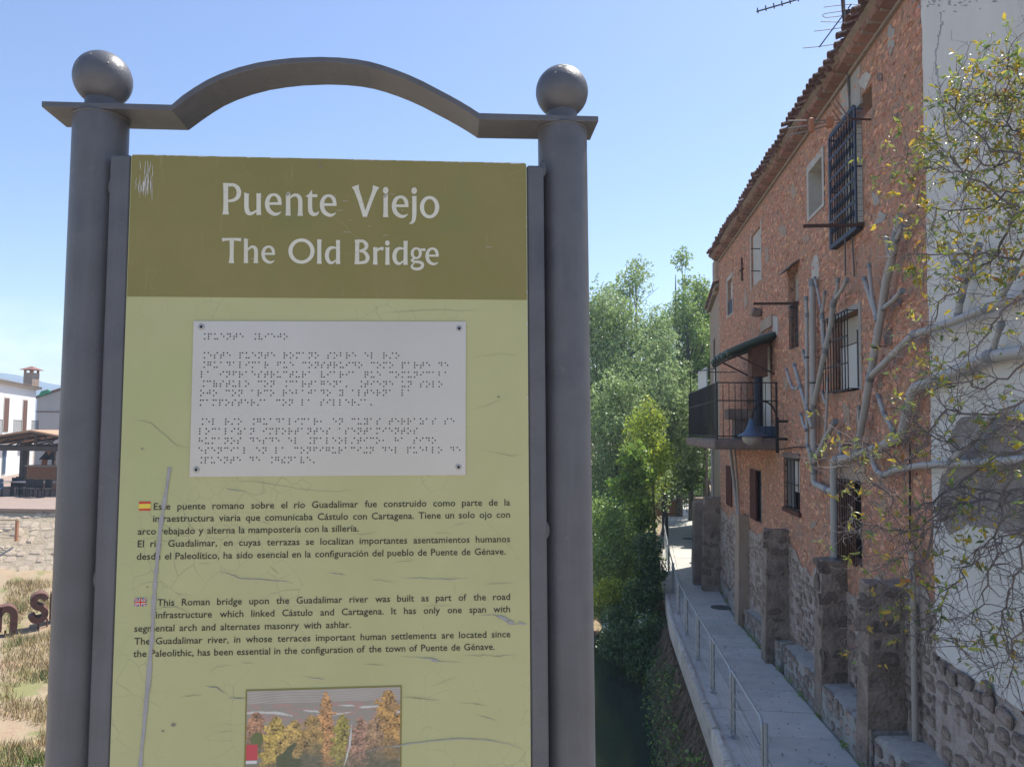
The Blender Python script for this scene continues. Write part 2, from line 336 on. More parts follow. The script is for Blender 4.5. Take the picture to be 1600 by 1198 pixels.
def strokes(lst, Z, pick, name):
    b = MB(); off = 0
    for s in lst:
        if not pick(s): continue
        c = s if len(s) > 30 else cat(s); off += 1; y = -.0006-.00003*off; vs = []
        for i, (px, py, wd) in enumerate(c):
            a, d = c[max(0,i-1)], c[min(len(c)-1,i+1)]
            if len(s) > 30: a, d = c[(i-1) % 32], c[(i+1) % 32]
            tx, ty = d[0]-a[0], d[1]-a[1]; l = math.hypot(tx, ty) or 1; nx, ny = -ty/l*wd*.465, tx/l*wd*.465
            for sg in (1, -1): vs.append(sp(Z[0]+(px+sg*nx)/Z[2], Z[1]+(py+sg*ny)/Z[2], y))
        b.add(vs, [(2*i, 2*i+1, 2*i+3, 2*i+2) for i in range(len(c)-1)])
    b.build(name, M['title_white'], panel)
for Z, lst in ((Z7, T7), (Z8, T8)):
    strokes(lst, Z, lambda s: s[0][1] < 600, 'title_lettering'); strokes(lst, Z, lambda s: s[0][1] >= 600, 'title_lettering')
# ---- body text
_cv = bpy.data.curves.new('t', 'FONT'); _to = bpy.data.objects.new('t', _cv); COL.objects.link(_to); _cache = {}
def wordmesh(wd):
    if wd not in _cache:
        _cv.body = wd; _cv.size = 1; _cv.resolution_u = 2; _cv.offset = .006; bpy.context.view_layer.update()
        me = bpy.data.meshes.new_from_object(_to.evaluated_get(bpy.context.evaluated_depsgraph_get()))
        vs = [v.co.copy() for v in me.vertices]; fs = [tuple(p.vertices) for p in me.polygons]
        _cache[wd] = (vs, fs, min(v.x for v in vs), max(v.x for v in vs)); bpy.data.meshes.remove(me)
    return _cache[wd]
_h = wordmesh('E'); CAPH = max(v.y for v in _h[0])
def textline(txt, u0, v0, u1, v1, cap=10.6, mat='ink', parent=None, y=-.0006, sqz=1.03):
    a, c = sp(u0, v0, y), sp(u1, v1, y); d = c-a; Ln = d.length; d.normalize(); up = Vector((-d.z, 0, d.x))
    S = (sp(u0, v0-cap, y)-a).length/CAPH
    ws = [wordmesh(q) for q in txt.split()]; W = [(q[3]-q[2])*S*sqz for q in ws]; n = len(ws)
    gap = (Ln-sum(W))/(n-1) if n > 1 else 0
    if gap < S*.17: k = (Ln-S*.17*(n-1))/sum(W); W = [q*k for q in W]; gap = S*.17; sx = S*sqz*k
    else: sx = S*sqz
    b = MB(); x = 0
    for q, wl in zip(ws, W):
        b.add([a + d*(x+(p.x-q[2])*sx) + up*(p.y*S) for p in q[0]], q[1]); x += wl+gap
    return b.build('lettering', M[mat], parent or panel)
for t in [("Este puente romano sobre el río Guadalimar fue construido como parte de la", 240, 796.3, 797, 789.5),
 ("infraestructura viaria que comunicaba Cástulo con Cartagena. Tiene un solo ojo con", 239, 815.2, 797, 808.5),
 ("arco rebajado y alterna la mampostería con la sillería.", 215, 835.2, 560.5, 830),
 ("El río Guadalimar, en cuyas terrazas se localizan importantes asentamientos humanos", 215, 854.6, 797, 846.6),
 ("desde el Paleolítico, ha sido esencial en la configuración del pueblo de Puente de Génave.", 213.5, 874.3, 790, 866),
 ("This Roman bridge upon the Guadalimar river was built as part of the road", 245.5, 946.3, 797, 936.8),
 ("infrastructure which linked Cástulo and Cartagena. It has only one span with", 243.5, 965.8, 797, 956),
 ("segmental arch and alternates masonry with ashlar.", 209.5, 986.8, 548, 980.3),
 ("The Guadalimar river, in whose terraces important human settlements are located since", 209.5, 1006.8, 797.5, 995),
 ("the Paleolithic, has been essential in the configuration of the town of Puente de Génave.", 208, 1026.2, 773, 1014.6)]:
    textline(*t)
# ---- flags
def squad(name, pts, mat, y, parent): 
    b = MB(); b.poly([sp(u, v, y) for u, v in pts]); return b.build(name, M[mat], parent)
for i, (a, c, mt) in enumerate(((783.4,787,'red_ink'),(787,794.2,'yellow_ink'),(794.2,797.6,'red_ink'))):
    squad('flag_stripe', [(217,a+.1),(235.5,a-.3),(235.2,c-.3),(216.7,c+.1)], mt, -.0006, panel)
f = squad('union_flag', [(210.2,934.2),(228.8,933.8),(228.3,946.4),(209.8,946.9)], 'blue_ink', -.0006, panel)
def fq(x0, y0, x1, y1, wd, mat, y):
    d = Vector((x1-x0, y1-y0)).normalized(); nx, ny = -d.y*wd/2, d.x*wd/2
    squad('flag_cross', [(x0+nx,y0+ny),(x1+nx,y1+ny),(x1-nx,y1-ny),(x0-nx,y0-ny)], mat, y, f)
for j, args in enumerate([(210.7,934.7,227.9,945.9,2.8,'white_ink'),(228.2,934.4,210.4,946.2,2.8,'white_ink'),(210.6,934.6,228,946,1.1,'red_ink'),(228.3,934.3,210.3,946.3,1.1,'red_ink'),
      (219.5,934.1,219.1,946.6,4.4,'white_ink'),(210.1,940.6,228.5,940.1,4.2,'white_ink'),(219.5,934.1,219.1,946.6,2.4,'red_ink'),(210.1,940.6,228.5,940.1,2.4,'red_ink')]):
    fq(*args, -.0008-.00015*j)
# ---- braille plate
BR = dict(a='1',b='12',c='14',d='145',e='15',f='124',g='1245',h='125',i='24',j='245',l='123',m='134',n='1345',o='135',p='1234',q='12345',r='1235',s='234',t='2345',u='136',v='1236',y='13456',z='1356')
BR['í'] = '34'; BR['á'] = '12356'; BR['ó'] = '346'; BR['é'] = '2346'; BR['.'] = '3'; BR[','] = '2'; BR['^'] = '46'
b = MB(); b.prism([sp(u, v, -.0018) for u, v in ((302.5,501.5),(728,502.5),(727.5,742),(296,744.8))], (0, .0015, 0)); plate = b.build('braille_plate', M['plaque_metal'], sign)
for u, v in ((314.5,510.5),(717.5,513),(306.5,733.5),(716.5,729.5)):
    q = sp(u, v, -.0022); rm = Matrix.Rotation(R(90),3,'X'); b = MB(); b.lathe([(.0045,-.0002),(.0042,.0006),(.003,.001),(.0022,.0007),(.0002,.0006)], 20, M=rm, c=q); k = b.build('rivet', M['rivet'], plate, True)
    b = MB(); b.lathe([(.0021,.0008),(.0018,.0012),(.0002,.0013)], 14, M=rm, c=q); b.build('rivet_core', M['hole'], k)
LN = [(521.7, "^puente ^viejo", 316), (551.1, "^este puente romano sobre el río", 315.5), (566, "^guadalimar fue construido como parte de", 315.2), (580.8, "la infraestructura viaria que comunicaba", 314.8),
 (595.5, "^cástulo con ^cartagena. ^tiene un solo", 314.5), (610.1, "ojo con arco rebajado y alterna la", 313.9), (625, "mampostería con la sillería.", 313.4),
 (654.7, "^el río ^guadalimar, en cuyas terrazas se", 312.7), (669.7, "localizan importantes asentamientos", 312.2), (684.6, "humanos desde el ^paleolítico, ha sido", 311.7),
 (699.6, "esencial en la configuración del pueblo de", 311.2), (714.7, "^puente de ^génave.", 310.8)]
o0 = sp(316, 521.7, -.0022); k1 = sp(415, 521.7, -.0022)-o0; CELL = k1.length/10; DOT = CELL*3.93/9.9
b = MB()
for v, txt, u in LN:
    a = sp(u, v, -.0020); e = sp(u+380, v-(.2 if v < 600 else 1.6)+1.0, -.0020); d = (e-a).normalized(); dn = Vector((d.z, 0, -d.x))
    for i, ch in enumerate(txt):
        for q in BR.get(ch, ''):
            q = int(q)-1; p = a + d*(i*CELL+(q//3)*DOT) + dn*((q % 3)*DOT)
            b.add([p+Vector((.00115*math.cos(t*math.pi/4), 0, .00115*math.sin(t*math.pi/4))) for t in range(8)], [tuple(range(8))])
b.build('braille_dots', M['hole'], plate, kind='stuff')
# ---- wear: cracks, chips, scratches
def strip(name, pts, wd, mat, y, parent, taper=True, jit=.5, rs=1):
    rr = random.Random(rs); P = [sp(u, v, y) for u, v in pts]; Q = []
    for i in range(len(P)-1):
        for j in range(5):
            t = j/5; q = P[i].lerp(P[i+1], t); q.x += rr.gauss(0, .0006*jit); q.z += rr.gauss(0, .0006*jit); Q.append(q)
    Q.append(P[-1]); vs = []; n = len(Q)
    for i, q in enumerate(Q):
        a = Q[max(0,i-1)]; c = Q[min(n-1,i+1)]; t = (c-a); t = t.normalized() if t.length else Vector((1,0,0)); nn = Vector((-t.z,0,t.x))
        h = wd*(.5 if 'crack' not in name and name != 'lifted_edge' else .30)*(min(1, 3*min(i, n-1-i)/n+.12) if taper else 1)*rr.uniform(.6,1.3); vs += [q+nn*h, q-nn*h]
    b = MB(); b.add(vs, [(2*i,2*i+1,2*i+3,2*i+2) for i in range(n-1)]); return b.build(name, M[mat], parent)
strip('deep_scratch', [(265,730),(259,770),(252,812),(247,860),(243,900),(240,940),(238,985),(232,1060),(226,1120),(219,1199)], .0055, 'scratch_grey', -.0010, panel, False, .25, 5)
A4, A5, A6 = (180,760,3.994), (480,760,3.995), (150,1040,2.286)
CR = [(A4,[(690,5),(720,22),(820,25)],.0014),(A4,[(640,533),(700,540),(775,575),(860,578),(1060,590),(1110,605)],.0014),(A4,[(960,495),(1025,545)],.001),(A4,[(245,770),(300,752),(380,748),(480,795)],.0009),
 (A4,[(660,235),(720,255)],.0006),(A4,[(780,1090),(865,1105)],.0009),(A4,[(580,1155),(640,1125),(740,1110)],.0006),(A4,[(510,480),(600,480)],.0007),(A4,[(880,215),(980,232)],.0007),
 (A5,[(130,540),(200,545),(240,552)],.0014),(A5,[(590,568),(700,573),(910,577),(1010,570)],.0012),(A5,[(870,262),(1000,220)],.0006),(A5,[(780,290),(930,292)],.0006),(A5,[(280,290),(350,300),(440,280)],.0007),
 (A5,[(550,467),(600,468),(680,458)],.0009),(A5,[(970,1052),(1100,1050),(1200,1058),(1330,1045)],.001),(A5,[(580,1060),(760,1072),(820,1090),(970,1100)],.0012),(A5,[(1070,800),(1170,800),(1225,830),(1280,860),(1380,855)],.0014),
 (A5,[(1090,610),(1290,600)],.0008),(A5,[(1120,215),(1320,440)],.0006),(A5,[(400,575),(550,598)],.0009),(A5,[(720,745),(900,740)],.0008),(A5,[(340,1108),(490,1112)],.0008),
 (A6,[(390,72),(430,78),(465,100)],.0016),(A6,[(470,117),(535,118)],.0014),(A6,[(745,38),(820,50)],.0012),(A6,[(1090,112),(1230,122)],.0011),(A6,[(1300,130),(1400,142)],.0009),(A6,[(1360,175),(1430,195)],.0012),
 (A6,[(300,110),(380,104)],.0008),(A6,[(430,238),(500,232)],.0008),(A6,[(1180,80),(1300,36)],.0006),((0,0,1),[(205,655),(235,660),(275,695),(302,702)],.0009),((0,0,1),[(330,749),(400,752),(470,764),(520,768),(560,765)],.0008),
 ((0,0,1),[(590,488),(680,484),(760,486)],.0007),((0,0,1),[(735,560),(780,552),(818,556)],.0006),((0,0,1),[(740,640),(790,622)],.0006),((0,0,1),[(745,700),(800,712),(820,709)],.0006)]
for i, (Z, ps, wd) in enumerate(CR):
    q = [(Z[0]+x/Z[2], Z[1]+y/Z[2]) for x, y in ps]; strip('crack', q, wd, 'crack', -.0013, panel, True, .8, i)
    if wd > .0011: strip('lifted_edge', [(x, y+.8) for x, y in q], wd*.5, 'scratch', -.00125, panel, True, .8, i)
strip('long_crack', [(A6[0]+x/A6[2], A6[1]+y/A6[2]) for x, y in [(840,350),(920,320),(1000,295),(1100,280),(1200,268),(1300,258),(1400,264),(1480,280),(1530,300)]], .0022, 'scratch_grey', -.0013, panel, True, .4, 3)
strip('scratch', [(A6[0]+x/A6[2], A6[1]+y/A6[2]) for x, y in [(885,360),(905,290),(915,200)]], .003, 'scratch', -.0014, panel, True, .5, 9)
for ps in ([(777,960),(790,964),(797,969),(789,970),(780,965)], [(795,968),(803,971),(802,976),(794,975)], [(670,1027),(682,1030),(686,1034),(676,1033)], [(810,971),(820,974),(822,976),(812,975)]):
    b = MB(); b.poly([sp(u, v, -.0016) for u, v in ps]); b.build('chip', M['scratch_grey'], panel)
for i in range(26):
    u = random.gauss(229, 6); v = random.uniform(248, 290); strip('pale_scrape', [(u, v), (u+random.uniform(-2,1.5), v+random.uniform(8,38))], .0009, 'scratch', -.0012, panel, True, .6, i)
for i in range(14):
    u = random.uniform(380, 800); v = random.uniform(300, 410); strip('fine_scratch', [(u, v), (u+random.uniform(3,14), v+random.uniform(-1,1))], .0005, 'scratch', -.0012, panel, True, .6, i)
for u, v, r_ in ((499.5,255,.0022),(501,262,.003),(722,258.5,.0028),(779,620,.0022),(271,1132,.0034),(254,1142,.002),(230,917,.0012),(222,701,.002)):
    q = sp(u, v, -.0012); rr = random.Random(int(u)); b = MB(); b.poly([q+Vector((r_*rr.uniform(.6,1.3)*math.cos(a*.9), 0, r_*.7*rr.uniform(.5,1.2)*math.sin(a*.9))) for a in range(7)]); b.build('dark_speck', M['crack'], panel)
# ---- printed photograph of autumn trees (flat print)
rect = [sp(384,1077.5,-.0006), sp(628,1069.5,-.0006)]
x0, x1, z1 = rect[0].x, rect[1].x, (rect[0].z+rect[1].z)/2; z0 = z1-(x1-x0)*.74
b = MB(); b.poly([(x0,-.0006,z0),(x1,-.0006,z0),(x1,-.0006,z1),(x0,-.0006,z1)]); pf = b.build('print_border', M['olive_ink'], panel)
NX, NZ = 260, 200; bw = .0022; vs = []; cols = []
mix = lambda a, c, t: tuple(a[i]+(c[i]-a[i])*max(0, min(1, t)) for i in range(3))
nzf = lambda x, y, z=0: noise.noise(Vector((x, y, z)))
crowns = [(.06,.55,.07,.24,(.62,.30,.16)),(.19,.50,.10,.42,(.72,.50,.10)),(.31,.42,.09,.36,(.70,.46,.12)),(.51,.62,.075,.62,(.72,.36,.13)),(.62,.55,.07,.42,(.48,.40,.07)),(.74,.50,.085,.40,(.55,.30,.20)),(.92,.60,.11,.52,(.66,.36,.10)),(.42,.34,.08,.30,(.58,.36,.10)),(.83,.40,.06,.30,(.50,.30,.16))]
for j in range(NZ+1):
    for i in range(NX+1):
        x = i/NX; y = j/NZ; vs.append((x0+bw+(x1-x0-2*bw)*x, -.0008, z0+bw+(z1-z0-2*bw)*y))
        Y = 1-(1-y)*1.0; top = 1-y
        c = mix((.30,.26,.22), (.40,.35,.30), .5+.45*math.sin(top*300+x*22+9*nzf(x*2.2, top*4))+.4*nzf(x*9, top*9))
        if top > .11: c = mix(c, (.36,.22,.18) if nzf(x*16, y*26) > .12 else (.27,.24,.19), .85)
        if .14 < top < .24 and nzf(x*7+3, y*34) > .26: c = (.55,.52,.47)
        c2 = mix((.10,.10,.05), (.16,.14,.09), nzf(x*30, y*30)+.5)
        if top > .55: c = mix(c, c2, (top-.55)*4 + nzf(x*8, y*8))
        for k, (cx, cz, rx, ht, cc) in enumerate(crowns):
            tt = top-.02-(.16 if k not in (3,6) else 0)-(.04*(k % 3)); 
            yy = tt/ht
            if 0 < yy < 1.5:
                half = rx*math.sqrt(min(1, yy*1.5))*(1 if yy < .9 else .9)
                if abs(x-cx) < half*(1+.7*nzf(x*22, y*26, k)+.35*nzf(x*60, y*60, k)):
                    q = .72+.75*nzf(x*70, y*60, k*3)+.5*nzf(x*20, y*16, k); cq = mix(tuple(a*q for a in cc), (.30*q,.20*q,.10*q), .25+.5*nzf(x*11, y*11, k+9))
                    c = mix(cq, c2, (yy-.75)*2.2+nzf(x*12, y*12)*.5)
        if (x-.07)**2/.0016+(top-.42)**2/.004 < 1: c = (.11,.13,.03)
        if (x < .075 and .46 < top < .60) or (x < .06 and top > .78 and top < .9): c = (.50,.04,.05)
        if x < .07 and .60 < top < .63: c = (.62,.60,.58)
        if ((x-.27)/.11)**2+((top-.92)/.40)**2 < 1+.8*nzf(x*14, y*9): c = mix((.055,.075,.03),(.09,.10,.04), nzf(x*50,y*50)+.5)
        cols.append((*[max(0, min(1, a*1.05+.03)) for a in c], 1))
b = MB(); b.v = vs; b.f = [(j*(NX+1)+i, j*(NX+1)+i+1, (j+1)*(NX+1)+i+1, (j+1)*(NX+1)+i) for j in range(NZ) for i in range(NX)]
pm = bpy.data.materials.new('printed_photo'); pm.use_nodes = True; at = pm.node_tree.nodes.new('ShaderNodeVertexColor'); at.layer_name = 'print'
pm.node_tree.links.new(at.outputs[0], pm.node_tree.nodes['Principled BSDF'].inputs['Base Color']); pm.node_tree.nodes['Principled BSDF'].inputs['Roughness'].default_value = .45
po = b.build('printed_photo', pm, panel); ca = po.data.color_attributes.new('print', 'FLOAT_COLOR', 'POINT'); ca.data.foreach_set('color', np.array(cols, dtype=np.float32).ravel())
bpy.data.objects.remove(_to)
# ================================================================== MATERIALS OF THE PLACE
M['water'] = mk('water', [(.03,.042,.03),(.05,.06,.042)], .6, .12, .35, 1.6, spec=.5, bd=.03)
M['soil'] = mk('soil', [(.16,.10,.055),(.24,.16,.09),(.30,.21,.12)], .8, .95, .6, 6, bd=.05, extra=overlay((.10,.13,.04), .5, .52, .62))
M['dry'] = mk('dry_grass', [(.27,.21,.13),(.36,.28,.18),(.33,.21,.14)], 1.2, .95, .6, 14, bd=.05, extra=overlay((.20,.21,.08), .9, .55, .62, amt=.8))
M['blade_dry'] = mk('dry_blade', [(.42,.34,.18)], rough=.9, island=.35); M['blade_green'] = mk('green_blade', [(.13,.18,.05)], rough=.9, island=.4)
M['pave_pink'] = mk('pink_paving', [(.30,.225,.185),(.34,.26,.215)], 1.5, .9)
M['deck'] = mk('bridge_deck', [(.42,.36,.30),(.48,.42,.35)], 3, .9, .3, 30)
M['slab'] = mk('walkway_concrete', [(.50,.48,.43),(.59,.565,.51)], 3, .85, .25, 60, objr=.10, bd=.004, extra=chain(overlay((.40,.42,.39), 1.3, .5, .6, amt=.6), overlay((.55,.53,.50), 2.4, .55, .7, amt=.5), overlay((.28,.27,.25), 9, .62, .75, amt=.5)))
M['slab_under'] = mk('walkway_bed', [(.16,.16,.15)], rough=.9)
M['kerb'] = mk('kerb_concrete', [(.40,.37,.32),(.50,.465,.41),(.30,.275,.235)], 5, .9, .7, 25, objr=.15, bd=.015)
M['steel'] = mk('galvanised_rail', [(.33,.35,.36),(.40,.42,.43)], 30, .45, metal=.5)
M['iron_cover'] = mk('manhole_iron', [(.10,.10,.10)], 30, .6, .4, 90)
M['red_wall'] = mk('red_render', [(.38,.165,.095),(.53,.265,.165),(.46,.29,.20),(.19,.09,.06)], 5.5, .92, 1.0, 20, detail=10, bd=.05, pos=[.3,.45,.56,.7],
   extra=chain(overlay((.34,.26,.19), 1.1, .54, .68, amt=.7), overlay((.58,.36,.25), 13, .55, .68, amt=.6, off=(7,1,3)), overlay((.11,.07,.055), 17, .585, .63, stretch=(1,1.6,.8), detail=3, amt=.85), overlay((.15,.115,.10), 9, .58, .68, stretch=(1,1.3,.8), amt=.65), overlay((.48,.40,.33), 2.3, .64, .72, amt=.6, off=(4,2,7))))  # dark flecks put the shade of small pits into the colour
M['red_stone'] = mk('red_daubed_stone', [(.49,.22,.125),(.62,.335,.215),(.33,.155,.095)], 7, .92, .9, 30, island=.32, bd=.02, extra=chain(overlay((.24,.185,.15), 2.5, .58, .66, amt=.7), overlay((.15,.11,.09), 8, .62, .7, amt=.5)))
M['low_wall'] = mk('lime_mortar', [(.32,.255,.20),(.46,.395,.34),(.25,.195,.155)], 3.5, .95, 1.0, 22, detail=10, bd=.05, extra=chain(overlay((.55,.50,.46), 2.2, .58, .68, stretch=(1,1,.6), amt=.8), overlay((.36,.17,.11), 1.1, .56, .64, amt=.6)))
M['low_stone'] = mk('rubble_stone', [(.23,.175,.13),(.32,.25,.195),(.40,.32,.255)], 6, .92, 1.0, 16, objr=.25, island=.2, bd=.035, extra=chain(overlay((.50,.44,.39), 2.2, .5, .62, amt=.75, off=(3,1,2)), overlay((.13,.10,.085), 12, .6, .7, amt=.6), overlay((.17,.09,.065), 1.6, .55, .62, amt=.5)))
M['buttress'] = mk('dark_masonry', [(.19,.145,.11),(.29,.23,.18),(.37,.30,.24)], 3, .95, .9, 18, detail=9, bd=.06, extra=overlay((.33,.28,.24), 2.6, .6, .7, amt=.6))
M['ledge_top'] = mk('ledge_top', [(.29,.27,.24),(.37,.35,.31),(.23,.21,.175)], 3, .9, .8, 18, bd=.03)
M['white_render'] = mk('white_render', [(.60,.58,.53),(.68,.655,.60)], 1.2, .9, .35, 9, detail=8, bd=.02, extra=chain(overlay((.56,.54,.46), .45, .48, .6, amt=.6), overlay((.30,.31,.32), 2.2, .64, .76, stretch=(1,1.6,.35), amt=.5)))
M['stain'] = mk('damp_stain', [(.30,.31,.32),(.40,.41,.41)], 12, .95, extra=overlay((.20,.2,.21), 14, .5, .7))
M['bare_patch'] = mk('bare_rough_render', [(.19,.165,.145),(.29,.26,.235),(.24,.20,.17)], 3, .95, .9, 14, bd=.05, extra=overlay((.40,.38,.35), 2, .58, .66, amt=.7))
M['tan_wall'] = mk('tan_render', [(.33,.25,.185),(.42,.33,.25)], 1.5, .92, .6, 12, bd=.03, extra=overlay((.40,.25,.18), .7, .55, .65, amt=.6))
M['tile'] = mk('clay_tile', [(.15,.088,.062),(.24,.135,.095),(.095,.07,.058)], 7, .9, .6, 40, objr=.3, island=.3, bd=.01, extra=overlay((.11,.10,.09), 9, .52, .64, amt=.7))
M['cornice'] = mk('cornice_clay', [(.22,.115,.085),(.31,.17,.13)], 6, .9, .4, 30, objr=.25)
M['mortar'] = mk('cornice_mortar', [(.25,.20,.155),(.36,.29,.23)], 9, .95, .7, 30)
M['pale_reveal'] = mk('pale_plaster', [(.42,.39,.34),(.52,.49,.43)], 4, .9, .4, 20)
M['grey_plaster'] = mk('grey_plaster', [(.34,.31,.27),(.42,.39,.34)], 4, .9, .5, 20)
M['dark_in'] = mk('dark_interior', [(.02,.018,.016)], rough=.8)
M['blue_iron'] = mk('blue_black_iron', [(.018,.022,.04),(.03,.035,.055)], 20, .55)
M['iron'] = mk('black_iron', [(.022,.02,.02),(.04,.033,.03)], 30, .6)
M['rust_iron'] = mk('rusty_iron', [(.06,.035,.028),(.11,.06,.042)], 30, .8)
M['dark_wood'] = mk('dark_red_wood', [(.075,.022,.018),(.11,.035,.027)], 14, .7, stretch=(1,8,1))
M['cream'] = mk('cream_board', [(.50,.46,.36)], rough=.7); M['white_door'] = mk('white_door', [(.62,.62,.58)], rough=.6)
M['grey_wood'] = mk('grey_wood', [(.10,.10,.095),(.17,.16,.15)], 12, .85, stretch=(8,8,1))
M['pvc'] = mk('grey_pvc', [(.31,.295,.27),(.37,.35,.325)], 3, .5, island=.12, spec=.45, extra=overlay((.30,.27,.23), 2, .55, .7, amt=.6))
M['pvc_joint'] = mk('pvc_joint', [(.20,.21,.22)], rough=.5, spec=.45)
M['strap'] = mk('strap', [(.03,.03,.03)], rough=.6)
M['beige_pipe'] = mk('beige_pipe', [(.38,.34,.29)], rough=.6)
M['lamp_blue'] = mk('lamp_blue', [(.045,.085,.15),(.06,.105,.175)], 20, .4, spec=.5)
M['lamp_glass'] = mk('frosted_glass', [(.36,.33,.29)], rough=.35)
M['green_sheet'] = mk('green_sheet', [(.035,.07,.05),(.07,.10,.08),(.05,.05,.045)], 8, .6, stretch=(1,3,1))
M['brown_metal'] = mk('brown_metal', [(.13,.065,.045),(.19,.10,.065)], 8, .7)
M['concrete'] = mk('old_concrete', [(.16,.12,.10),(.26,.20,.165)], 5, .9, .6, 20)
M['antenna'] = mk('antenna_metal', [(.22,.21,.20)], rough=.5, metal=.6); M['orange_plastic'] = mk('orange_plastic', [(.42,.17,.08)], rough=.6)
M['brick_orange'] = mk('brick_orange', [(.40,.19,.10),(.48,.24,.14)], 8, .9, .5, 30)
M['bark'] = mk('bark', [(.10,.085,.07),(.17,.15,.13)], 12, .9, .6, 40, stretch=(1,1,.3))
M['twig'] = mk('twig', [(.10,.08,.075),(.20,.17,.16)], 9, .7, island=.3, spec=.4)
def leafm(n, c, isl=.35, tr=.45, rough=.4, sp_=.5): M[n] = mk(n, [c], rough=rough, island=isl, spec=sp_, trans=tr)
leafm('leaf_silver', (.33,.43,.19)); leafm('leaf_mid', (.27,.39,.10)); leafm('leaf_dark', (.17,.27,.085)); leafm('leaf_bright', (.24,.36,.06)); leafm('leaf_lime', (.46,.55,.07)); leafm('leaf_ivy', (.10,.17,.06), .4, .3)
leafm('leaf_yg', (.28,.32,.07), .4, .45, .35, .5); leafm('leaf_yellow', (.50,.38,.05), .35, .45, .4, .5); leafm('leaf_green', (.15,.23,.07), .35, .4, .35, .5); leafm('leaf_rust', (.42,.20,.06), .3, .3)
M['twig_dry'] = mk('dry_stems', [(.16,.12,.085),(.24,.19,.14)], 3, .95, island=.4)

# ================================================================== GROUND, WATER, DECK
def lerp(a, c, t): return a+(c-a)*max(0, min(1, t))
def tab(T, y):
    if y <= T[0][0]: return T[0][1] if len(T[0]) < 3 else T[0][1]
    for (a, b_), (c, d) in zip(T, T[1:]):
        if y <= c: return b_+(d-b_)*(y-a)/(c-a)
    return T[-1][1]
def X_out(y): return tab([(0,1.42),(9.3,1.57),(20,1.83),(27,2.15),(35,2.65),(45,3.75),(55,5.3)], y)
def X_in(y): return tab([(0,2.98),(9.2,3.18),(20.7,3.5),(27,3.78),(35,4.29),(45,5.45),(55,7)], y)
def Z_wk(y): return tab([(0,1.02),(9,.40),(14,.06),(20.7,-.40),(35,-.47),(60,-.5)], y)
WZ = -2.3
def X_bank(y): return tab([(0,-8),(16,-7),(21.5,-4),(23,.15),(27,.8),(34,.9),(60,2)], y)   # left water edge
def hgt_(x, y):
    xb = X_bank(y)
    d = xb - x
    if d > 0:
        h = lerp(-2.75, -1.95, d/1.6) + .25*nzf(x*.35, y*.35) + .06*nzf(x*2, y*2)
        if y < 30: h += lerp(0, .55, (y-15)/13)*min(1, d/4)
        else: h = lerp(h, .3, (d-1)/6)
        if wall_side(x, y) > -.2: h = min(.35, -2.0+wall_side(x, y)*.85)
        return h
    e = x-(X_out(y)-.35)
    if y < 60 and e < 0: return -2.9
    h = lerp(-2.8, -.9, e/.7)
    if x > 12: h = lerp(-.9, .5, (x-12)/6)
    return h
WA, WB_ = Vector((-34, 28.2)), Vector((-12, 30.2))
wd_ = (WB_-WA).normalized(); wn_ = Vector((-wd_.y, wd_.x))
def wall_side(x, y):
    q = Vector((x, y))-WA; s = q.dot(wd_)
    return q.dot(wn_) if s < (WB_-WA).length+2 else -1
xs = sorted(set([round(-60+i*2.5, 3) for i in range(13)]+[round(-28+i*.5, 3) for i in range(88)]+[16+i*6 for i in range(12)]+[-900,-400,-200,-120,-80,120,200,400,900]))
ys = sorted(set([-60,-30,-15,-8]+[round(-4+i*.5, 3) for i in range(140)]+[67+i*8 for i in range(10)]+[160,220,320,500,900,1500]))
vs = []
for y in ys:
    for x in xs: vs.append((x, y, hgt_(x, y) if abs(x) < 130 and y < 200 else .2))
nx = len(xs)
b = MB(); b.add(vs, [(j*nx+i, j*nx+i+1, (j+1)*nx+i+1, (j+1)*nx+i) for j in range(len(ys)-1) for i in range(nx-1)])
b.build('ground', M['dry'], None, True, kind='structure')
b = MB(); b.poly([(-9,-30,WZ),(3,-30,WZ),(3,70,WZ),(-9,70,WZ)]); b.build('water', M['water'], None, kind='structure')
# plaza: sheet above ground, behind the stone wall
b = MB(); o = WA-wd_*60; p = WB_+wd_*1
def P3(q, z): return (q.x, q.y, z)
b.poly([P3(o+wn_*2.6, .60), P3(p+wn_*2.6, .60), P3(p+wn_*45, .60), P3(o+wn_*60, .60)]); b.build('plaza', M['pave_pink'], None, kind='structure')
b = MB(); b.box(-12, 3.4, -6, 2.1, 2.35, 2.8); b.build('bridge_deck', M['deck'], None, kind='structure')

# hills
def hills(name, y, base, amp, x0, x1, m, seed, dx):
    b = MB(); n = 60; vs = []
    for i in range(n+1):
        x = x0+(x1-x0)*i/n; h = base+amp*(.5+nzf(x*dx, seed, 1.3)+.4*nzf(x*dx*3, seed, 4))
        h *= math.sin(math.pi*i/n)**.35
        vs += [(x, y-60, -2), (x, y+60*nzf(x*.01, 2), h*.75), (x, y+90, h), (x, y+260, -2)]
    b.add(vs, [(4*i+j, 4*i+4+j, 4*i+5+j, 4*i+1+j) for i in range(n) for j in range(3)]); b.build(name, m, None, True, kind='structure')
M['hill'] = mk('hill_far', [(.17,.22,.27),(.22,.27,.31)], .02, .95, detail=10)  # blue of the distance haze is put into the hill colour
hills('hill', 620, 33, 24, -1100, -260, M['hill'], 3.3, .006)
hills('far_hill', 1100, 40, 40, -600, 900, M['hill'], 8.1, .004)

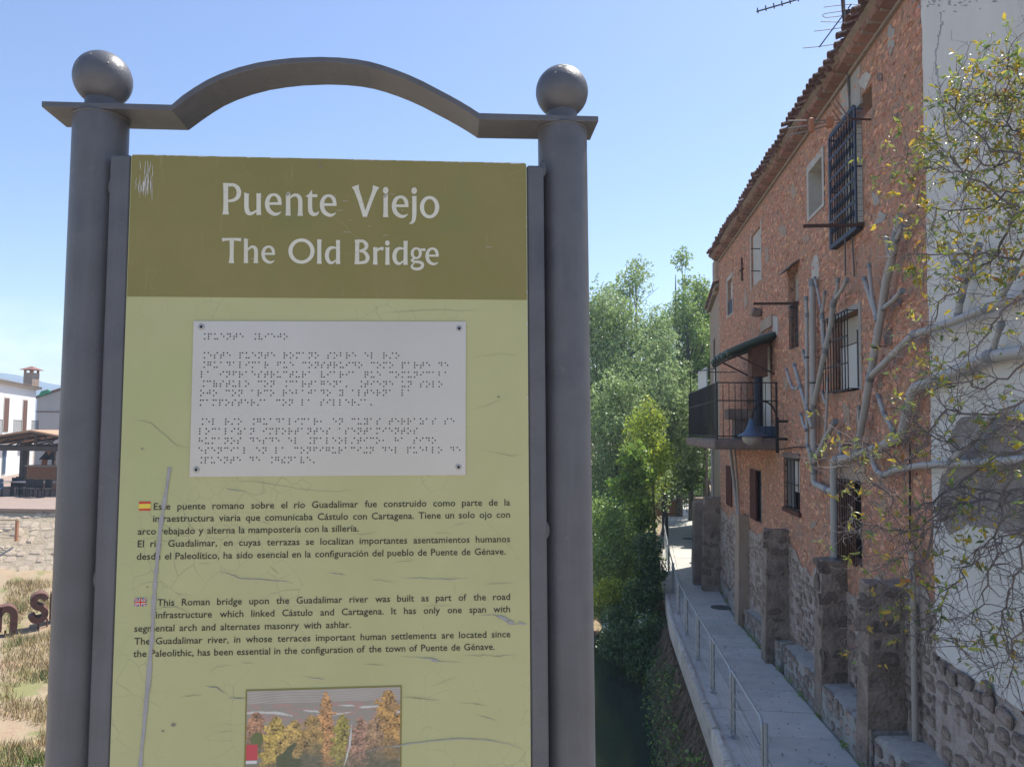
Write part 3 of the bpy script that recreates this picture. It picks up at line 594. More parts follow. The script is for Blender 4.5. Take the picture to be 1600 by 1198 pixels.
# ================================================================== STONES
def variant(rr, n=8, flat=.55):
    a = [2*math.pi*(i+rr.uniform(-.22,.22))/n for i in range(n)]
    def rad(t): return (abs(math.cos(t))**4+abs(math.sin(t))**4)**-.25
    o_ = [(rad(t)*.5*rr.uniform(.78,1.06)*math.cos(t), rad(t)*.5*rr.uniform(.78,1.06)*math.sin(t)) for t in a]
    vs = [(x, y, 0) for x, y in o_]+[(x*.93, y*.93, flat+rr.uniform(-.1,.12)) for x, y in o_]+[(x*.6, y*.6, 1+rr.uniform(-.2,.12)) for x, y in o_]
    fs = [(i, (i+1)%n, n+(i+1)%n, n+i) for i in range(n)]+[(n+i, n+(i+1)%n, 2*n+(i+1)%n, 2*n+i) for i in range(n)]+[tuple(range(2*n, 3*n))]
    return vs, fs
_vr = random.Random(11); VARS = [variant(_vr) for _ in range(14)]
def stone_meshes(m, tag):
    out = []
    for v, f in VARS:
        me = bpy.data.meshes.new(tag); me.from_pydata(v, [], f); me.materials.append(m); me.shade_smooth(); me.set_sharp_from_angle(angle=R(38)); out.append(me)
    return out
def field(O, e1, e2, en, L1, L2, hs, ws, proud, keep=1.0, skip=None, seed=1, gap=.015, jit=.12):
    """rows of irregular stones in the frame O,e1,e2 (outward en): yields (matrix, variant index, centre)"""
    rr = random.Random(seed); O = Vector(O); e1 = Vector(e1).normalized(); e2 = Vector(e2).normalized(); en = Vector(en).normalized(); out = []
    z = 0
    while z < L2:
        h = rr.uniform(*hs); x = -rr.uniform(0, ws[1])
        while x < L1:
            wd = rr.uniform(*ws); cx, cz = x+wd/2, z+h/2+rr.uniform(-1,1)*h*jit
            x += wd
            if cx < 0.02 or cx > L1-.02 or cz > L2: continue
            if rr.random() > keep or (skip and skip(cx, cz, wd, h)): continue
            c = O+e1*cx+e2*cz; a = rr.gauss(0, .10); sw, sh = max(.02, wd-gap), max(.02, h*rr.uniform(.85,1.1)-gap); d = rr.uniform(*proud)
            u = e1*math.cos(a)+e2*math.sin(a); v = e2*math.cos(a)-e1*math.sin(a)
            c2 = c-en*.006
            Mx = Matrix(((u.x*sw, v.x*sh, en.x*d, c2.x),(u.y*sw, v.y*sh, en.y*d, c2.y),(u.z*sw, v.z*sh, en.z*d, c2.z),(0,0,0,1)))
            out.append((Mx, rr.randrange(len(VARS)), c))
        z += h
    return out
def place_stones(lst, mat, parent, nobj=0, name='stone', stuff='small_stones'):
    lst = sorted(lst, key=lambda t: (t[2]-EYE).length)
    pinv = parent.matrix_world.inverted() if parent is not None else Matrix()
    bpy.context.view_layer.update() if False else None
    pm = Matrix.Translation(parent.location) if parent is not None else Matrix()
    pi = pm.inverted(); ms = stone_meshes(mat, name) if nobj else None
    for Mx, k, c in lst[:nobj]:
        o = bpy.data.objects.new(name, ms[k]); COL.objects.link(o); o.parent = parent; o.matrix_basis = pi @ Mx
    rest = lst[nobj:]
    if rest:
        b = MB()
        for Mx, k, c in rest:
            T = pi @ Mx; b.add([T @ Vector(v) for v in VARS[k][0]], VARS[k][1])
        b.build(stuff, mat, parent, 2, kind='stuff')

# ================================================================== THE WALKWAY
def path_M(y0, y1): pass
wk = MB(); Y = [0, 4]+[5+i*1.0 for i in range(51)]
vs = []
for y in Y: z = Z_wk(y); vs += [(X_out(y)+.03, y, z-.04), (X_in(y)+.05, y, z-.04), (X_in(y)+.05, y, z-.38), (X_out(y)+.03, y, z-.38)]
wk.add(vs, [(4*i+j, 4*i+(j+1)%4, 4*i+4+(j+1)%4, 4*i+4+j) for i in range(len(Y)-1) for j in range(4)]+[(3,2,1,0)])
walk = wk.build('walkway', M['kerb'], None, kind='structure')
rr = random.Random(5); y = 5.0
while y < 54:
    dy = rr.uniform(1.15, 1.3) if y < 20 else 1.6
    xs_ = [0, .30, 1.0]; 
    for k in range(2):
        def pt(f, yy, dz=0): return (X_out(yy)+.06+(X_in(yy)-X_out(yy)-.07)*f, yy, Z_wk(yy)+dz)
        g = .006; f0, f1 = xs_[k]+(.004 if k else 0), xs_[k+1]-.004; dz = rr.uniform(-.003,.003)
        b = MB(); T = [pt(f0, y+g, dz), pt(f1, y+g, dz), pt(f1, y+dy-g, dz), pt(f0, y+dy-g, dz)]; bo = [(q[0], q[1], q[2]-.035) for q in T]
        b.add(bo+T, [(4,5,6,7),(0,1,5,4),(1,2,6,5),(2,3,7,6),(3,0,4,7)]); b.build('paving_slab', M['slab'], walk)
    y += dy
# kerb with lumpy top, and side facing the river
y = 5.0
while y < 44:
    dy = 1.25; b = MB(); n = 9; vs = []
    for i in range(n+1):
        yy = y+.006+(dy-.012)*i/n; x = X_out(yy); z = Z_wk(yy); j = rr.uniform(-.02,.02); j2 = rr.uniform(-.012,.03)
        vs += [(x-.05, yy, z-.40), (x-.055+j*.3, yy, z-.02), (x-.045+j*.6, yy, z+.03+j2*.6), (x+.01+j*.6, yy, z+.045+j2), (x+.06+j*.6, yy, z+.03+j2*.6), (x+.08, yy, z-.05)]
    b.add(vs, [(6*i+j, 6*i+1+j, 6*i+7+j, 6*i+6+j) for i in range(n) for j in range(5)]+[(5,4,3,2,1,0), tuple(range(6*n, 6*n+6))]); b.build('kerb_stone', M['kerb'], walk, 2)
    y += dy
# manhole covers
def cover(u, v, r, lab):
    # find y on the sloping walkway
    y = 15.
    for _ in range(30): q = hz(u, v, Z_wk(y)); y = q.y
    t = E('manhole_cover', (q.x, y, Z_wk(y)+.002), lab, 'manhole cover', 'round iron covers let into the walkway')
    sl = math.atan2(Z_wk(y+1)-Z_wk(y-1), 2); Mr = Matrix.Rotation(sl, 3, 'X')
    b = MB(); b.lathe([(r,0),(r,.012),(r-.035,.012),(r-.035,.008),(r-.04,.008)], 32, M=Mr); b.build('cover_rim', M['iron_cover'], t, 2)
    b = MB(); b.lathe([(r-.045,.006),(r-.045,.013),(.001,.014)], 32, M=Mr)
    b.build('lid', M['iron_cover'], t, 2)
    b = MB()
    for i in range(-3, 4):
        for j in range(-3, 4):
            if i*i+j*j < 11: b.box(i*.055-.015, i*.055+.015, j*.055-.008, j*.055+.008, .013, .018, M=Mr)
    b.build('tread_pattern', M['iron_cover'], t, kind='stuff')
cover(1127, 949, .29, 'nearest round iron manhole cover beside the plinth on the walkway')
cover(1090, 880, .30, 'middle round manhole cover in the walkway near the dark buttress')
cover(1076, 841.5, .30, 'farthest round manhole cover just before the sunlit patch of walkway')
# railing sections
PY = [8.7, 11.0, 13.3, 15.7, 18.3, 21.0, 23.9, 27, 30.2, 33.6, 37.2, 41]
RL = ['railing section nearest the camera, cut by the bottom edge of the picture', 'second railing section from the camera along the walkway', 'third railing section from the camera along the walkway', 'fourth railing section, level with the nearest manhole cover', 'fifth railing section along the river edge of the walkway', 'sixth railing section, where reeds touch it', 'seventh railing section, half in the shade of the trees', 'railing section beside the middle manhole cover', 'railing section by the sunlit patch of the walkway', 'railing section just past the sunlit patch', 'last railing section before the path bends']
for i in range(len(PY)-1):
    ya, yb = PY[i], PY[i+1]; H = .9
    t = E('railing_section', (X_out(ya)+.22, ya, Z_wk(ya)), RL[i], 'railing', 'tubular railing sections along the walkway')
    A = Vector((0,0,0)); B = Vector((X_out(yb)+.22-t.location.x, yb-ya, Z_wk(yb)-t.location.z))
    b = MB(); b.tube([A, A+Vector((0,0,H*.98))], .024, 12); b.build('post', M['steel'], t, 2)
    b = MB(); b.box(-.05,.05,-.05,.05,0,.012); b.build('base_plate', M['steel'], t)
    d = (B-A)
    top = [A+Vector((-.03,.035,.05)), A+Vector((-.03,.035,H*.86)), A+Vector((-.03,.045,H*.94)), A+d*.035+Vector((-.03,.03,H*.985))]+[A+d*f+Vector((-.03,0,H)) for f in (.08,.3,.6,.98)]
    b = MB(); b.tube(top, .019, 10); b.build('top_rail', M['steel'], t, 2)
    for k in range(4):
        h = H*(.13+.19*k); b = MB(); b.tube([A+Vector((-.03,.02,h)), A+d*.98+Vector((-.03,0,h))], .0075, 6); b.build('lower_rail', M['steel'], t, True)
# ================================================================== THE HOUSES ON THE RIGHT
LX = 3.70; EAVE = 9.72
Y0, Y1 = 9.03, 24.4
def W(u, v, off=0.0): return hx(u, v, LX-off)
def wallgrid(b, x, ya, yb, za, zb, holes, dep, jit=0):
    """front wall facing -x with rectangular openings (y0,y1,z0,z1) and reveals"""
    ysx = sorted(set([ya, yb]+[h[i] for h in holes for i in (0,1)])); zsx = sorted(set([za, zb]+[h[i] for h in holes for i in (2,3)]))
    for i in range(len(ysx)-1):
        for j in range(len(zsx)-1):
            a, c, d, e = ysx[i], ysx[i+1], zsx[j], zsx[j+1]; my, mz = (a+c)/2, (d+e)/2
            if any(h[0] < my < h[1] and h[2] < mz < h[3] for h in holes): continue
            b.add([(x,a,d),(x,a,e),(x,c,e),(x,c,d)], [(0,1,2,3)])
    for h in holes:
        a, c, d, e = h[:4]; D = h[4] if len(h) > 4 else dep
        b.add([(x,a,d),(x,c,d),(x,c,e),(x,a,e),(x+D,a,d),(x+D,c,d),(x+D,c,e),(x+D,a,e)], [(0,1,5,4),(1,2,6,5),(2,3,7,6),(3,0,4,7)])
house = E('stone_house', (LX, Y0, 0), 'tall red rubble house with iron grilles and tiled eave above the walkway', 'house')
HL = Vector((LX, Y0, 0))
def H(p): return Vector(p)-HL
def opening(u0, u1, v0, v1, off=0):
    """px: u0 left(far) edge, u1 right(near) edge, v range measured at the right edge u1"""
    a = W(u1, v0); c = W(u1, v1); f = W(u0, 500)
    return [a.y, f.y, c.z, a.z]
OP = {
 'bay':   opening(1309, 1345, 168, 355)+[.20],
 'niche': opening(1267, 1285, 243, 320)+[.28],
 'blind': opening(1175, 1188, 352, 437)+[.05],
 'small': opening(1137, 1144.5, 431, 488)+[.18],
 'vent':  opening(1232, 1247, 415, 468)+[.16],
 'slit':  opening(1235.5, 1247, 471, 541)+[.15],
 'big':   opening(1301, 1342, 482, 609)+[.30],
 'door':  opening(1168, 1203, 538, 683)+[.30],
 'low1':  opening(1224, 1249, 717, 800)+[.18],
 'rust':  opening(1309, 1345, 752, 884)+[.25],
 'shut1': opening(1134, 1144, 729, 792)+[.06],
 'shut2': opening(1171, 1190, 736, 818)+[.12],
 'low2':  opening(1345, 1362, 130, 168)+[.04],
}
OPw = list(OP.values())
b = MB(); wallgrid(b, 0, 0, Y1-Y0, -3.0, EAVE, [[o[0]-Y0, o[1]-Y0, o[2], o[3], o[4]] for o in OPw], .2)
b.add([(0,Y1-Y0,-3),(0,Y1-Y0,EAVE),(9,Y1-Y0,EAVE),(9,Y1-Y0,-3)], [(0,1,2,3)]); b.add([(9,0,-3),(9,0,EAVE),(9,Y1-Y0,EAVE),(9,Y1-Y0,-3)], [(0,1,2,3)])
b.add([(.001,0,-3),(.001,0,EAVE),(9,0,EAVE),(9,0,-3)], [(3,2,1,0)])
hw = b.build('wall', M['red_wall'], house)
hw.data.materials.append(M['low_wall'])
# lower rubble zone: proud skin of mortar with ragged upper edge
def low_top(y): return 2.05+.35*nzf(y*.8, 2)+.18*nzf(y*3, 7)+(.5 if y < 11 else 0)
rr = random.Random(21)
def inhole(y, z, wd, h, pad=.02):
    return any(o[0]-wd/2-pad < y < o[1]+wd/2+pad and o[2]-h/2-pad < z < o[3]+h/2+pad for o in OPw)
b = MB(); ny, nzn = 110, 34; vs = []; idx = {}
for i in range(ny+1):
    y = Y0+.004+(Y1-Y0-.008)*i/ny; top = low_top(y)
    for j in range(nzn+1):
        z = -2.6+(top+2.6)*j/nzn; vs.append(H((LX-.012-.03*abs(nzf(y*4, z*4, 3))*(1 if j < nzn else 0), y, z)))
fs = []
for i in range(ny):
    for j in range(nzn):
        c = vs[i*(nzn+1)+j]; yc, zc = c.y+Y0+.07, c.z+.07
        if not inhole(yc, zc, .14, .14, .0): fs.append((i*(nzn+1)+j, i*(nzn+1)+j+1, (i+1)*(nzn+1)+j+1, (i+1)*(nzn+1)+j))
b.add(vs, fs); b.build('lower_mortar', M['low_wall'], house, True)
# daubed stones of the upper wall (too small to pick apart) and stones of the lower wall
up = field((LX, Y0, 1.7), (0,1,0), (0,0,1), (-1,0,0), Y1-Y0, EAVE-.1-1.7, (.045,.11), (.05,.20), (.006,.026), .72, lambda a, z, w_, h: inhole(a+Y0, z+1.7, w_, h) or z+1.7 < low_top(a+Y0)+.1 or nzf((a+Y0)*.7, z*.7, 5) > .38, 31, .005, .6)
place_stones(up, M['red_stone'], house, 0, stuff='daubed_rubble')
lo = field((LX-.02, Y0, -2.2), (0,1,0), (0,0,1), (-1,0,0), Y1-Y0, 4.9, (.09,.19), (.11,.36), (.008,.03), .92, lambda a, z, w_, h: inhole(a+Y0, z-2.2, w_, h) or z-2.2 > low_top(a+Y0)-.1, 41, .006, .3)
place_stones([s for s in lo if s[2].z > Z_wk(s[2].y)+.3], M['low_stone'], house, 290)
# ---- window fillings
def wallbox(name, key, dx, mat, parent=None, pad=0, th=.02):
    o = OP[key]; b = MB(); b.box(dx, dx+th, o[0]-Y0-pad, o[1]-Y0+pad, o[2]-pad, o[3]+pad); return b.build(name, M[mat], parent or house)
def grille(key, nb, nh, mat, out=.04, r=.007, name='window_grille', bars=True):
    o = OP[key]; t = MB(); ya, yb, za, zb = o[0]-Y0, o[1]-Y0, o[2], o[3]
    for z in [za+.01, zb-.01]: t.box(-out-.006, -out+.006, ya, yb, z-.012, z+.012)
    for y in (ya+.008, yb-.008): t.box(-out-.006, -out+.006, y-.008, y+.008, za, zb)
    for z in (za+.02, zb-.02):
        for y in (ya+.01, yb-.01): t.box(-out, .02, y-.006, y+.006, z-.006, z+.006)
    g = t.build(name, M[mat], house)
    for i in range(nb):
        y = ya+(yb-ya)*(i+1)/(nb+1); b = MB(); b.tube([(-out, y, za), (-out, y, zb)], r, 6); b.build('bar', M[mat], g, True)
    for k in range(nh):
        z = za+(zb-za)*(k+1)/(nh+1); b = MB(); b.box(-out-.012, -out-.004, ya, yb, z-.010, z+.010); b.build('crossbar', M[mat], g)
    return g
# big protruding blue-black bay grille
o = OP['bay']; ya, yb, za, zb = o[0]-Y0, o[1]-Y0, o[2], o[3]; OUT = .10
wallbox('shutter', 'bay', .14, 'cream'); 
b = MB()
for (y, z0_, z1_) in ((ya, za-.05, zb+.02), (yb, za-.05, zb+.02)):
    b.box(-OUT, -OUT+.02, y-.035, y+.035, z0_, z1_)
for z in (za-.05, zb): b.box(-OUT-.002, -OUT+.018, ya+.035, yb-.035, z-.01, z+.06)
for y in (ya, yb):
    for z in (za-.03, (za+zb)/2, zb-.02): b.box(-OUT+.02, .03, y-.012, y+.012, z-.012, z+.012)
bay = b.build('window_grille', M['blue_iron'], house)
b = MB(); b.prism([(-OUT+.022, yb, za-.06), (.0, yb, za-.06), (0, ya, za-.06), (-OUT+.022, ya, za-.06)], (0,0,.012)); b.build('grille_sill', M['blue_iron'], bay)
for i in range(9):
    y = ya+.05+(yb-ya-.1)*(i+.5)/9; b = MB(); b.tube([(-OUT+.01, y, za), (-OUT+.01, y, zb)], .009, 6); 
    for z in [za+(zb-za)*f for f in (.12,.3,.5,.7,.88)]: b.lathe([(.009,-.05),(.022,-.03),(.022,.03),(.009,.05)], 6, c=(-OUT+.01, y, z))
    b.build('bar', M['blue_iron'], bay, True)
for f in (.21,.4,.6,.79):
    z = za+(zb-za)*f; b = MB(); b.box(-OUT-.008, -OUT-.001, ya+.035, yb-.035, z-.022, z+.022); b.build('crossbar', M['blue_iron'], bay)
b = MB()      # woven wire on the near side
for i in range(20):
    z = za+(zb-za)*(i+.5)/20; b.box(-OUT+.022, .0, ya-.013, ya-.009, z-.008, z+.002)
for i in range(6): x = -OUT+.03+.022*i; b.box(x, x+.004, ya-.018, ya-.014, za, zb)
b.build('wire_side', M['steel'], bay, kind='stuff')
b = MB(); b.box(-.012, .02, ya-.02-.0, yb-.35, zb+.05, zb+.62); b.build('grey_plaster_patch', M['grey_plaster'], house)
for k in ('niche',):
    wallbox('back_panel', k, .26, 'grey_plaster'); o = OP[k]; b = MB(); p = .11
    wallgrid(b, -.014, o[0]-Y0-p, o[1]-Y0+p, o[2]-p*.5, o[3]+p*1.2, [[o[0]-Y0+.006, o[1]-Y0-.006, o[2]+.006, o[3]-.006, .255]], .255); b.build('window_frame', M['pale_reveal'], house)
wallbox('back_panel', 'blind', .04, 'pale_reveal', pad=.0); o = OP['blind']
b = MB(); b.box(-.01, .04, o[0]-Y0-.12, o[0]-Y0-.02, o[2]-.05, o[3]+.1); b.box(-.01,.04, o[1]-Y0+.02, o[1]-Y0+.12, o[2]-.05, o[3]+.1); b.build('window_frame', M['pale_reveal'], house)
for z in (o[2]+.22, o[2]+.75): b = MB(); b.tube([(.03, o[0]-Y0+.15, z), (-.18, o[0]-Y0+.2, z+.02)], .012, 6); b.build('iron_stub', M['iron'], house)
wallbox('back_panel', 'small', .15, 'dark_in'); o = OP['small']; b = MB(); zz = o[2]+(o[3]-o[2])*.42
b.box(.10,.12,o[0]-Y0,o[1]-Y0,zz,o[3]); b.build('window_frame', M['white_door'], house); b = MB(); b.box(.03,.05,o[0]-Y0,o[1]-Y0,o[2],zz); b.build('window_grille', M['blue_iron'], house)
b = MB(); wallgrid(b, -.012, o[0]-Y0-.08, o[1]-Y0+.10, o[2]-.05, o[3]+.1, [[o[0]-Y0+.004, o[1]-Y0-.004, o[2]+.004, o[3]-.004, .028]], .028); b.build('window_surround', M['pale_reveal'], house)
wallbox('back_panel', 'vent', .14, 'grey_plaster'); o = OP['vent']
b = MB(); b.lathe([(.11,0),(.11,.012),(.07,.012),(.07,0)], 16, M=Matrix.Rotation(R(-90),3,'Y'), c=(.13, (o[0]+o[1])/2-Y0-.1, (o[2]+o[3])/2+.15)); b.build('vent_ring', M['concrete'], house)
b = MB(); b.lathe([(.068,0),(.068,.02),(.001,.021)], 16, M=Matrix.Rotation(R(-90),3,'Y'), c=(.128, (o[0]+o[1])/2-Y0-.1, (o[2]+o[3])/2+.15)); b.build('vent_hole', M['dark_in'], house)
b = MB(); b.prism([(-.16,o[0]-Y0-.12,o[3]-.02),(-.16,o[1]-Y0+.1,o[3]-.02),(.02,o[1]-Y0+.1,o[3]+.09),(.02,o[0]-Y0-.12,o[3]+.09)], (0,0,.03)); b.build('window_hood', M['concrete'], house)
wallbox('back_panel', 'slit', .12, 'grey_wood'); grille('slit', 4, 0, 'iron', .03)
# big grille window with open shutter
wallbox('window_pane', 'big', .27, 'dark_in'); o = OP['big']
b = MB(); b.box(.10,.13,o[0]-Y0+.30,o[1]-Y0-.05,o[2]+.05,o[3]-.45); b.build('curtain', M['white_door'], house)
b = MB(); b.box(.14,.16,o[0]-Y0,o[1]-Y0,o[3]-.42,o[3]-.02); b.build('roller_blind', M['cream'], house)
b = MB(); b.box(-.02,.24,o[0]-Y0+.03,o[0]-Y0+.06,o[2]+.04,o[3]-.3); b.build('shutter', M['grey_wood'], house)
b = MB(); b.box(-.013,.02,o[0]-Y0-.10,o[1]-Y0+.1,o[3],o[3]+.09); b.box(-.013,.02,o[0]-Y0-.1,o[0]-Y0,o[2],o[3]-.002); b.build('window_frame', M['grey_plaster'], house)
grille('big', 8, 2, 'iron', .16, .009)
# balcony door
wallbox('back_panel', 'door', .28, 'white_door'); o = OP['door']
b = MB(); b.box(.02,.05,o[0]-Y0+.02,o[0]-Y0+.75,o[2],o[3]-.02); b.build('door', M['white_door'], house)
b = MB(); b.box(.14,.17,o[0]-Y0+.8,o[1]-Y0,o[2],o[3]-.02); b.build('door', M['cream'], house)
# low openings
wallbox('back_panel', 'low1', .15, 'dark_in'); o = OP['low1']; m_ = (o[0]+o[1])/2-Y0
b = MB(); b.box(.05,.08,m_+.03,o[1]-Y0,o[2]+.03,o[3]-.03); sh = b.build('shutter', M['grey_wood'], house); b = MB(); b.box(.05,.07,o[0]-Y0+.05,m_-.02,o[2]+.35,o[3]-.05); b.build('curtain', M['pale_reveal'], house)
for i in range(5):
    y = m_+.03+(o[1]-Y0-m_-.03)*(i+.5)/5; b = MB(); b.box(.036,.0485,y-.05,y+.045,o[2]+.03,o[3]-.03); b.build('plank', M['grey_wood'], sh)
grille('low1', 3, 1, 'iron', .02, .008); b = MB(); b.box(-.03,.03,o[0]-Y0-.06,o[1]-Y0+.06,o[3]+.002,o[3]+.1); b.build('lintel', M['concrete'], house)
b = MB(); b.box(-.05,.02,o[0]-Y0-.1,o[1]-Y0+.08,o[2]-.08,o[2]-.002); b.build('window_sill', M['dark_wood'], house)
wallbox('back_panel', 'rust', .22, 'dark_in'); grille('rust', 8, 2, 'rust_iron', .08, .013); o = OP['rust']
b = MB(); b.box(-.016,.02,o[0]-Y0-.2,o[1]-Y0+.02,o[3]+.003,o[3]+.35); b.build('lintel', M['tan_wall'], house)
for k in ('shut1','shut2'):
    o = OP[k]; wallbox('back_panel', k, .05 if k == 'shut1' else .10, 'grey_plaster')
    a = o[0]-Y0 if k == 'shut1' else o[0]-Y0+.55
    b = MB(); b.box(-.02,.01,a,o[1]-Y0,o[2],o[3]); s = b.build('shutter', M['dark_wood'], house)
    n = 4
    for i in range(n): yy = a+(o[1]-Y0-a)*(i+.5)/n; b = MB(); b.box(-.032,-.0205,yy-(o[1]-Y0-a)/n*.46,yy+(o[1]-Y0-a)/n*.46,o[2]+.01,o[3]-.01); b.build('plank', M['dark_wood'], s)
for z in (.25,.5):
    o = OP['shut2']; b = MB(); b.tube([(.05,o[0]-Y0+.1,o[2]+(o[3]-o[2])*(.5+z)), (-.05,o[0]-Y0+.1,o[2]+(o[3]-o[2])*(.5+z)), (-.05,o[0]-Y0+.5,o[2]+(o[3]-o[2])*(.5+z))], .008, 5); b.build('hook', M['iron'], house)
# pale scars, iron beams, brackets, cable
def patch(name, pts, mat, t=.014):
    b = MB(); b.prism([H(W(u, v, t)) for u, v in pts], (t*.9, 0, 0)); return b.build(name, M[mat], house)
patch('pale_scar', [(1272,400),(1276,397),(1279,408),(1279.5,436),(1268,437),(1268,412)], 'pale_reveal')
patch('pale_scar', [(1206.5,493),(1215,495),(1215,524),(1208,520)], 'pale_reveal')
patch('pale_scar', [(1342,122),(1354,112),(1361,118),(1352,140),(1344,136)], 'pale_reveal')
patch('grey_scar', [(1362,300),(1372,305),(1374,318),(1365,322)], 'grey_plaster'); patch('grey_scar', [(1364,352),(1374,330),(1385,336),(1380,347)], 'grey_plaster')
patch('tan_scar', [(1316,628),(1326,633),(1328,672),(1319,660)], 'tan_wall'); patch('grey_scar', [(1378,520),(1388,508),(1395,520),(1392,540),(1383,538)], 'concrete')
patch('soot_stain', [(1185,524),(1190,518),(1196,521),(1203,515),(1208,520),(1207,534),(1186,537)], 'concrete', .02)
for (uw, v, ue) in ((1349, 351.5, 1260), (1247, 474, 1180)):
    p = W(uw, v); Lh = (uw-ue)/FPX*p.y*.985; q = H(p); b = MB(); b.box(q.x-Lh, q.x+.1, q.y-.02, q.y+.02, q.z-.022, q.z+.022); b.box(q.x-.1,q.x+.02,q.y-.05,q.y-.022,q.z-.03,q.z+.03); b.build('clothesline_beam', M['rust_iron'], house)
q = H(W(1161, 421)); b = MB(); b.box(-.05,0,q.y-.02,q.y+.02,q.z-.3,q.z+.3); b.box(-.054,-.004,q.y-.18,q.y+.18,q.z-.02,q.z+.02); b.build('wall_tie', M['rust_iron'], house)
for ps in ([(1319,0),(1327,160),(1331,360),(1335,432)], [(1320.5,370),(1321,430)]):
    b = MB(); b.tube([H(W(u, v, .03 if k else .1)) for k, (u, v) in enumerate(ps)], .012, 6); b.build('cable_conduit', M['grey_wood'], house)
b = MB(); pts = [H(W(u, 700.5+(u-1222)*-.055+1.2*math.sin(u*.13), .03)) for u in range(1210, 1424, 6)]; b.tube(pts, .011, 5); b.build('wall_cable', M['strap'], house)
b = MB(); b.tube([H(W(1421.5, v, .03)) for v in range(690, 860, 20)], .012, 5); b.build('wall_cable', M['strap'], house)
# oval metal flue under the eave of the balcony canopy (small skylight-like bracket)
q = H(W(1190, 490)); b = MB(); b.lathe([(.06,0),(.10,.04),(.11,.2),(.09,.22)], 14, M=Matrix.Rotation(R(-75),3,'Y'), c=q); b.build('vent_cowl', M['concrete'], house, 2)
b = MB(); b.box(q.x-.05, q.x, q.y-1.2, q.y-.1, q.z-.45, q.z-.2, ); b.build('plaster_ledge', M['tan_wall'], house)
# drain pipes hanging below the balcony
for (a, c) in (((1141,700),(1153,806)), ((1148,700),(1155,806)), ((1112.5,700),(1114,780))):
    b = MB(); b.tube([H(W(*a, .12)), H(W(*c, .12))], .045 if a[0] != 1148 else .03, 10); b.build('waste_pipe', M['beige_pipe'] if a[0] == 1148 else M['pvc'], house, 2)
# ---- buttresses
for (uo, uw, vt, tone) in ((1355,1411,912,0),(1283,1321,875,0),(1197,1232,828,0),(1154,1170,806,1),(1100,1126,777,0)):
    p = W(uw, 700); yb_ = p.y; xo = (uo-CX)/FPX; qx = hy(uo, vt, yb_).x; zt = hy(uo, vt, yb_).z; z0_ = Z_wk(yb_)-.2; D = LX-qx; wy = .36 if uo != 1154 else .5
    b = MB(); n = 9; vs = []; rr = random.Random(uo)
    M_ = 'brick_orange' if tone else 'buttress'
    if tone: M_ = 'tan_wall'
    NR = 12; K = 12
    for i in range(NR+1):
        f = i/NR; z = z0_+(zt-z0_)*f; Dk = D*(1.10-.14*f); wk_ = wy*(1.12-.16*f)
        for k in range(K):
            s = k/K*4; side = int(s); g = s-side
            q_ = ((-Dk+g*(Dk+.06), 0), (.06, g*wk_), (.06-g*(Dk+.06), wk_), (-Dk, wk_*(1-g)))[side]
            j = .028*nzf(q_[0]*7+uo, z*3.1, q_[1]*7)+.012*nzf(z*11, k*3.7, uo)
            vs.append((q_[0]+(j if q_[0] < .05 else 0), yb_-Y0+q_[1]+j, z+(.10*nzf(k*1.3, uo, 2) if i == NR else 0)))
    b.add(vs, [(i*K+k, i*K+(k+1)%K, (i+1)*K+(k+1)%K, (i+1)*K+k) for i in range(NR) for k in range(K)]+[tuple(range(NR*K, NR*K+K))]); bt = b.build('buttress', M[M_], house, 2)
    if not tone:
        st = field((qx, yb_, z0_), (1,0,0), (0,0,1), (0,-1,0), D, zt-z0_-.05, (.12,.24), (.14,.38), (.004,.024), .6, None, uo, .004, .5)
        st += field((qx, yb_, z0_), (0,1,0), (0,0,1), (-1,0,0), wy, zt-z0_-.05, (.12,.24), (.16,.42), (.004,.024), .6, None, uo+1, .004, .5)
        pi = Matrix.Translation(HL).inverted(); ms = stone_meshes(M['buttress'], 'stone')
        for Mx, k, c in st:
            o_ = bpy.data.objects.new('stone', ms[k]); COL.objects.link(o_); o_.parent = bt; o_.matrix_basis = pi @ Mx
# ---- balcony
yN, yF, xo = 16.6, 21.7, 2.46; zt, zb_, zs = 5.46, 4.29, 4.05
b = MB(); b.bbox(xo-LX-.08, .05, yN-Y0-.05, yF-Y0, zs, zb_-.03, .03); bal = b.build('balcony', M['concrete'], house)
def rail(name, p, q, r=.014): b = MB(); b.tube([H(p), H(q)], r, 6); return b.build(name, M['iron'], bal)
for z in (zt, zb_+.04, zb_+.79):
    rail('handrail', (xo, yN, z), (xo, yF, z)); rail('handrail', (xo, yN, z), (LX, yN, z))
for p in ((xo, yN), (xo, yF), (LX-.03, yN)): rail('corner_post', (p[0], p[1], zb_-.04), (p[0], p[1], zt), .018)
for i in range(1, 44): y = yN+(yF-yN)*i/44; rail('baluster', (xo, y, zb_), (xo, y, zt), .008)
for i in range(1, 10): x = xo+(LX-xo)*i/10; rail('baluster', (x, yN, zb_), (x, yN, zt), .008)
rail('awning_post', (xo, yN+.2, zt), (xo, yN+.2, 6.0)); rail('awning_post', (xo, yF-.3, zt), (xo, yF-.3, 6.05)); rail('drying_rail', (xo, yN+.2, 5.9-.13), (xo, yF-.3, 6.05)); rail('drying_rail', (xo, yF-.3, 6.05), (LX, yF-.3, 6.05))
b = MB(); b.box(xo-LX+.12,xo-LX+.15,yF-Y0-2.6,yF-Y0-1.0,zt-.9,6.0); b.build('wind_panel', M['white_door'], bal)
b = MB(); b.box(-.62,-.22,yN-Y0+1.5,yN-Y0+1.9,zb_-.03,zb_+.42); b.build('plant_stand', M['concrete'], bal)
b = MB(); b.box(-.78,-.12,yN-Y0+1.4,yN-Y0+2.0,zb_+.42,zb_+.66); b.build('trough', M['concrete'], bal)
